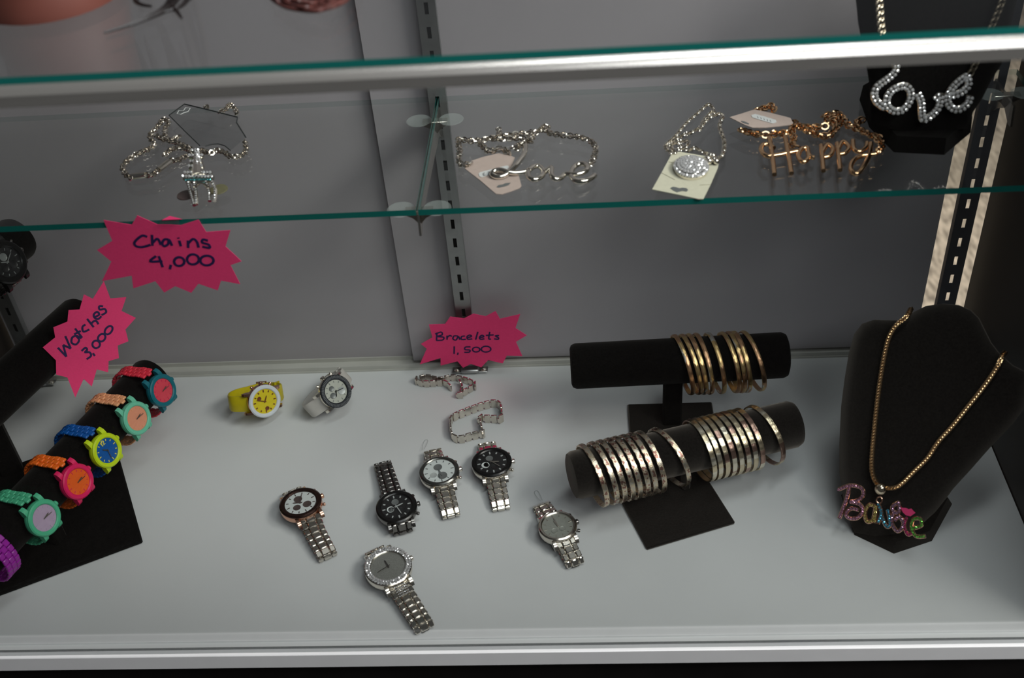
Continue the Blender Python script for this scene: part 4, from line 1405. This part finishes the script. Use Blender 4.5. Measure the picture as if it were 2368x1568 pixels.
# silver script necklace
zl = lambda x, y: (1030 + x / 5.6, 220 + y / 5.6)
sv = thing('name_necklace', 'plain polished silver script Love necklace with blush card lying on the shelf', 'necklace', at(1230, 390, SH), group='word necklaces')
mb = MB()
for pts in ([(1880, 900), (1920, 800), (1950, 700), (1900, 610), (1800, 560), (1600, 525), (1440, 510), (1350, 490), (1290, 440), (1250, 430), (1180, 480), (1100, 500), (960, 500), (800, 520), (620, 550), (430, 590), (290, 590), (180, 570), (170, 640), (185, 720), (175, 800), (180, 870), (240, 910), (320, 880)],
            [(420, 600), (490, 670), (570, 730), (660, 700), (740, 700), (830, 750)], [(880, 680), (960, 660), (1050, 600), (1130, 540), (1100, 470)], [(560, 560), (700, 570), (860, 560), (1000, 560), (1120, 620)], [(690, 440), (700, 520)], [(930, 700), (940, 640), (1040, 640)], [(1230, 450), (1290, 400), (1330, 430), (1270, 470)]):
    chain(mb, shelf_path(zl, pts, 0.0030), 0.0034, 0.0062, 0.0054, 0.0009, twist=PI / 2 + 0.1)
tag(mb.build('chain', STEEL, sv, world=True), kind='stuff')
crd = card_mb(zl, [(335, 860), (480, 810), (690, 760), (800, 775), (900, 815), (870, 900), (820, 985), (880, 1020), (950, 1045), (985, 1180), (960, 1210), (840, 1255), (730, 1290), (655, 1285), (450, 1110), (250, 955)], 0.0004, 0.0007).build('hang_card', PAPERP, sv, world=True, smooth=False)
card_mb(zl, [(430, 1020), (450, 1000), (790, 915), (820, 920), (820, 945), (800, 965), (470, 1065), (440, 1055)], 0.0013, 0.0003).build('sticker', STICK, crd, world=True, smooth=False)
lt = MB()
for s in ([(510, 1003), (485, 1015), (492, 1040), (520, 1035)], [(490, 1024), (512, 1018)], [(545, 995), (575, 990), (560, 1015), (555, 1035), (585, 1020)]):
    lt.tube([at(*zl(*p), SH + 0.0018) for p in s], 0.00045, 5, flat=0.4)
lt.build('print', GREYP, crd, world=True)
card_mb(zl, [(660, 1192), (690, 1165), (740, 1160), (780, 1140), (845, 1135), (820, 1165), (780, 1180), (690, 1200)], 0.0012, 0.0002).build('hang_hole', mat('hole_grey', (0.14, 0.15, 0.15), 0.4, noise=(200, 0.05)), crd, world=True, smooth=False)
H = 0.0042
for s in ([(1040, 660), (1020, 760), (930, 890), (830, 990), (750, 1050), (660, 1060), (605, 1025), (640, 980), (720, 970), (800, 995), (900, 1010), (1000, 1000), (1080, 975)],
          [(1080, 975), (1075, 1050), (1150, 1095), (1250, 1050), (1270, 980), (1210, 920), (1140, 930), (1080, 975)],
          [(1280, 1000), (1370, 940), (1375, 1030), (1420, 1085), (1490, 1075), (1540, 1030), (1600, 1020)],
          [(1600, 1022), (1720, 1025), (1830, 970), (1830, 905), (1740, 890), (1660, 940), (1630, 1040), (1690, 1110), (1800, 1115), (1890, 1075), (1935, 1040)]):
    MB().tube(spline([at(*zl(*p), SH + H + 0.0012 * math.sin(i)) for i, p in enumerate(s)], step=6), 0.0025, 10).build('letter', CHROME, sv, world=True, ang=60)

# oval rhinestone bracelet on cream card
zo = lambda x, y: (1480 + x / 4.083, 220 + y / 4.083)
ob = thing('rhinestone_bracelet', 'fine silver chain bracelet with oval rhinestone dome on a cream hang card', 'bracelet', at(1598, 390, SH))
crd = card_mb(zo, [(115, 895), (205, 735), (300, 560), (365, 540), (490, 560), (620, 582), (745, 640), (735, 690), (670, 840), (598, 985), (550, 985), (340, 940)], 0.0004, 0.0007).build('hang_card', PAPERC, ob, world=True, smooth=False)
card_mb(zo, [(285, 880), (310, 865), (340, 870), (370, 880), (400, 875), (440, 880), (455, 895), (440, 912), (400, 905), (350, 918), (320, 905)], 0.0012, 0.0002).build('hang_hole', MATS['hole_grey'], crd, world=True, smooth=False)
for s in ([(205, 735), (330, 800)], [(560, 850), (660, 845)], [(270, 630), (320, 640)]):
    MB().tube([at(*zo(*p), SH + 0.0012) for p in s], 0.0003, 4).build('crease', mat('crease_line', (0.42, 0.40, 0.30), 0.6, noise=(200, 0.1)), crd, world=True)
mb = MB()
for pts in ([(290, 545), (240, 480), (330, 390), (430, 270), (520, 190), (600, 120), (650, 85), (690, 130), (700, 170), (780, 190), (750, 280), (770, 360), (795, 440), (785, 550), (730, 600), (690, 580)],
            [(330, 540), (290, 460), (400, 380), (490, 350), (570, 300), (610, 230), (660, 170), (690, 150)], [(280, 470), (380, 440), (460, 440), (420, 500), (340, 510)], [(560, 330), (600, 270), (660, 210), (760, 170)], [(380, 470), (450, 520), (520, 500), (610, 545), (680, 570)]):
    chain(mb, shelf_path(zo, pts, 0.0022), 0.0024, 0.0042, 0.0036, 0.0007, twist=PI / 2)
tag(mb.build('chain', CHROME, ob, world=True), kind='stuff')
oc = at(*zo(482, 705), SH + 0.0012)
ox = (at(*zo(645, 690), SH + 0.0012) - oc)
a_, b_ = ox.length * 0.98, 0.0185
oy = Vector((-ox.y, ox.x, 0)).normalized()
Fo = frame(oc, ox.normalized(), oy, (0, 0, 1))
dm = MB().lathe([(1.0, 0.0), (1.0, 0.16), (0.9, 0.26), (0.72, 0.36), (0.45, 0.48), (0.0, 0.55)], 32, Fo @ Matrix.Diagonal((a_, b_, 0.0165, 1)))
dm = dm.build('oval_dome', CHROME, ob, world=True)
g = MB()
for ring, (f, h, n) in enumerate(((0.94, 0.24, 36), (0.76, 0.36, 26), (0.60, 0.43, 21), (0.44, 0.49, 15), (0.28, 0.53, 9), (0.10, 0.56, 4))):
    for k in range(n):
        a = 2 * PI * (k + ring * 0.4) / n
        p = Fo @ Vector((a_ * f * math.cos(a), b_ * f * math.sin(a), 0.0165 * h))
        g.gem(p, Vector((math.cos(a) * f * 0.5 + random.uniform(-.25, .25), math.sin(a) * f * 0.5 + random.uniform(-.25, .25), 1)), 0.0019, random.random())
tag(g.build('rhinestones', GEM, dm, world=True, smooth=False), kind='stuff')
for k, p in enumerate(((640, 600), (665, 570), (690, 575), (700, 610), (720, 625), (655, 625))):
    MB().ball(at(*zo(*p), SH + 0.0045), 0.0030, 10, 8).build('bead', CHROME, ob, world=True)

# gold script necklace
hp = thing('name_necklace', 'rose gold script Happy necklace with chunky chain and blush card lying on the shelf', 'necklace', at(1890, 370, SH), group='word necklaces')
GP = mat('pinkish_gold', (0.78, 0.50, 0.28), 0.18, 1.0, noise=(300, 0.03))
mb = MB()
for pts in ([(960, 330), (1060, 360), (1160, 375), (1280, 365), (1400, 350), (1440, 320), (1440, 260), (1530, 310), (1600, 345), (1680, 375), (1770, 385), (1840, 330), (1850, 280), (1770, 230), (1740, 190), (1800, 190), (1870, 170), (1920, 230), (1960, 280), (2040, 310), (2120, 350), (2200, 390), (2270, 440), (2280, 490), (2230, 540)],
            [(1110, 140), (1180, 120), (1230, 100), (1270, 140)], [(1430, 350), (1450, 410), (1440, 470), (1480, 480)], [(1500, 300), (1580, 300), (1680, 300), (1780, 290)], [(1780, 250), (1850, 230), (1900, 210), (1880, 270)], [(2040, 290), (2070, 230), (2100, 240)], [(2180, 380), (2240, 390), (2280, 430)]):
    chain(mb, shelf_path(zo, pts, 0.0034), 0.0040, 0.0072, 0.0062, 0.0011, twist=PI / 2 + 0.15)
tag(mb.build('chain', GP, hp, world=True), kind='stuff')
crd = card_mb(zo, [(845, 215), (960, 180), (1080, 142), (1250, 178), (1420, 222), (1445, 270), (1420, 285), (1300, 300), (1180, 312), (1060, 312), (985, 285)], 0.0085, 0.0008).build('hang_card', PAPERP, hp, world=True, smooth=False)
card_mb(zo, [(1050, 190), (1090, 180), (1180, 205), (1280, 235), (1290, 258), (1250, 268), (1150, 240), (1060, 212)], 0.0095, 0.0003).build('sticker', STICK, crd, world=True, smooth=False)
card_mb(zo, [(955, 243), (985, 248), (1030, 268), (1025, 278), (985, 266), (955, 252)], 0.0094, 0.0002).build('hang_hole', MATS['hole_grey'], crd, world=True, smooth=False)
lt = MB()
for k in range(5):
    lt.tube([at(*zo(1110 + 30 * k, 200 + 9 * k), SH + 0.0101), at(*zo(1118 + 30 * k, 216 + 9 * k), SH + 0.0101)], 0.0003, 4)
lt.build('print', mat('pale_print', (0.45, 0.47, 0.48), 0.6, noise=(200, 0.05)), crd, world=True)
HAP = [[[(1220, 400), (1245, 540), (1270, 750)], [(1370, 390), (1400, 560), (1430, 740)], [(1265, 500), (1215, 465), (1155, 475), (1145, 525), (1200, 575), (1300, 565), (1400, 545), (1490, 528)]],
       [[(1575, 495), (1520, 515), (1495, 580), (1540, 632), (1590, 590), (1580, 500), (1600, 575), (1650, 590)]],
       [[(1710, 475), (1722, 600), (1732, 715)], [(1720, 540), (1770, 470), (1820, 505), (1795, 570), (1735, 590)]],
       [[(1862, 455), (1876, 580), (1890, 708)], [(1868, 520), (1915, 440), (1972, 490), (1940, 545), (1875, 560)]],
       [[(2010, 430), (2020, 510), (2070, 535), (2130, 500), (2145, 450)], [(2180, 455), (2165, 570), (2105, 680), (2045, 742), (1990, 700), (2015, 620), (2090, 575), (2225, 555)]]]
for sts in HAP:
    mb = MB()
    for s in sts:
        mb.tube(spline([at(*zo(*p), SH + 0.0060) for p in s], step=6), 0.0022, 9)
    mb.build('letter', GP, hp, world=True, ang=60)


# ------------------------------------------------------------------ mannequin heads on the counter glass, above the frame
def head(cx, cy, label, skin, hair, strands, rneck, turn):
    t = thing('mannequin_head', label, 'mannequin head', (cx, cy, TOP))
    Rz = Matrix.Rotation(turn, 4, 'Z')
    mb = MB()
    # one skin: neck foot, neck, jaw, skull (rings of ellipses, y forward is -y)
    rings = [(0.000, rneck, rneck, 0.0), (0.006, rneck, rneck, 0.0), (0.014, rneck * 0.96, rneck * 0.96, 0), (0.040, rneck * 0.88, rneck * 0.88, 0.002), (0.075, 0.045, 0.047, 0.004), (0.098, 0.046, 0.050, 0.002),
             (0.108, 0.050, 0.062, -0.008), (0.125, 0.057, 0.074, -0.010), (0.150, 0.064, 0.084, -0.006), (0.180, 0.070, 0.092, -0.002), (0.205, 0.073, 0.096, 0.002), (0.232, 0.071, 0.094, 0.006), (0.256, 0.060, 0.080, 0.008), (0.272, 0.040, 0.055, 0.009), (0.280, 0.010, 0.014, 0.010)]
    n = 36
    vs, fs = [], []
    for z, rx, ry, oy in rings:
        for k in range(n):
            a = 2 * PI * k / n
            x, y = rx * math.sin(a), oy - ry * math.cos(a)
            fr = math.exp(-(math.sin(a / 2) * 5.5) ** 2)
            if 0.11 < z < 0.24:                # nose, lips, chin, brow
                y -= fr * (0.016 * math.exp(-((z - 0.158) / 0.020) ** 2) + 0.007 * math.exp(-((z - 0.130) / 0.007) ** 2) + 0.006 * math.exp(-((z - 0.112) / 0.010) ** 2))
                for ex in (-1, 1):
                    y += 0.007 * math.exp(-((x - ex * 0.027) / 0.013) ** 2 - ((z - 0.186) / 0.013) ** 2) * (1 if y < 0 else 0)
            vs.append((x, y, z))
    for r in range(len(rings) - 1):
        for k in range(n):
            j = (k + 1) % n
            fs.append((r * n + k, r * n + j, r * n + n + j, r * n + n + k))
    fs.append(tuple(range(n - 1, -1, -1)))
    fs.append(tuple((len(rings) - 1) * n + k for k in range(n)))
    mb.add(vs, fs, Rz)
    mb.build('head', skin, t, ang=60)
    for ex in (-1, 1):
        MB().ball((ex * 0.027, -0.074, 0.186), 0.0105, 12, 8, Rz, sc=(1.2, 0.8, 0.7)).build('eye', STICK, t)
        MB().ball((ex * 0.072, 0.005, 0.172), 0.017, 10, 8, Rz, sc=(0.35, 0.7, 1.3)).build('ear', skin, t)
    MB().ball((0, -0.087, 0.131), 0.010, 12, 8, Rz, sc=(1.9, 0.5, 0.6)).build('lips', mat('lip_red', (0.30, 0.03, 0.04), 0.35, noise=(200, 0.05)), t)
    # hair: cap, and locks falling from it to the glass
    hb = MB()
    cap = []
    for k in range(0, 46):
        a = 2 * PI * k / 46
        front = math.cos(a)
        if front > 0.72:
            continue
        x, y = math.sin(a), -math.cos(a)
        L = [Rz @ Vector((0, 0.01, 0.286)), Rz @ Vector((x * 0.045, 0.01 + y * 0.06, 0.278)), Rz @ Vector((x * 0.080, 0.006 + y * 0.104, 0.215)), Rz @ Vector((x * 0.086, 0.006 + y * 0.108, 0.150)), Rz @ Vector((x * 0.080, 0.010 + y * 0.095, 0.085 + 0.02 * math.sin(k * 2.3)))]
        hb.tube(spline(L, step=5), [0.010] * 16 + [0.008, 0.006, 0.005, 0.003, 0.001], 7, flat=0.7)
    hb.build('hair', hair, t)
    iv = Matrix.Translation((-cx, -cy, -TOP))
    hs_ = MB()
    for pxs in strands:
        e = [iv @ at(*p, TOP + 0.0022) for p in pxs]
        a = e[0].normalized() if e[0].length > 0 else Vector((1, 0, 0))
        d = Vector((a.x, a.y, 0)).normalized()
        L = [Vector((d.x * 0.074, d.y * 0.085 + 0.006, 0.21)), Vector((d.x * 0.094, d.y * 0.100, 0.13)), e[0] * 0.7 + d * 0.03 + Vector((0, 0, 0.05))] + e
        p = spline(L, step=6)
        m = len(p)
        hs_.tube(p, [0.0030 * (1 - 0.85 * (i / m) ** 1.5) + 0.0003 for i in range(m)], 5)
    hs_.build('loose_strands', hair, t)
    return t


head(-0.3835, -0.2872, 'terracotta mannequin head with black hair, its round neck foot at the top left corner', TAN, HAIRB,
     [[(405, -30), (395, 0), (375, 22), (330, 46), (285, 62), (240, 76)], [(402, -25), (400, 5), (385, 22), (350, 40), (300, 60)], [(400, -20), (392, 8), (408, 25), (420, 42)], [(330, -30), (312, -4), (325, 10), (350, 15)], [(440, -30), (432, 0), (410, 18), (380, 28)], [(415, -30), (408, 0), (388, 20), (345, 44)]], 0.0530, R_(20))
hp_ = thing('hairpiece', 'curled auburn hairpiece whose lower curls rest on the counter glass at the top edge', 'hairpiece', at(715, -40, TOP))
cb = MB()
for k in range(13):
    pts = []
    w0, dy = random.uniform(0.6, 1.0), random.uniform(-1, 1)
    for q in range(9):
        a = PI * q / 8 + random.uniform(-0.08, 0.08)
        pts.append(at(716 - 108 * w0 * math.cos(a), -38 + 14 * dy + (56 + 10 * dy) * w0 * math.sin(a), TOP + 0.003 + 0.007 * random.random()))
    pts = [at(640 + 6 * k, -150, TOP + 0.02)] + pts + [at(800 - 5 * k, -140, TOP + 0.022)]
    p = spline(pts, step=5)
    cb.tube(p, [0.0008 + 0.0007 * math.sin(PI * i / len(p)) for i in range(len(p))], 5)
cb.build('curls', HAIRR, hp_, world=True)
MB().tube([at(640, -150, TOP + 0.02), at(720, -165, TOP + 0.024), at(800, -145, TOP + 0.022)], 0.010, 10).build('hair_band', HAIRB, hp_, world=True)
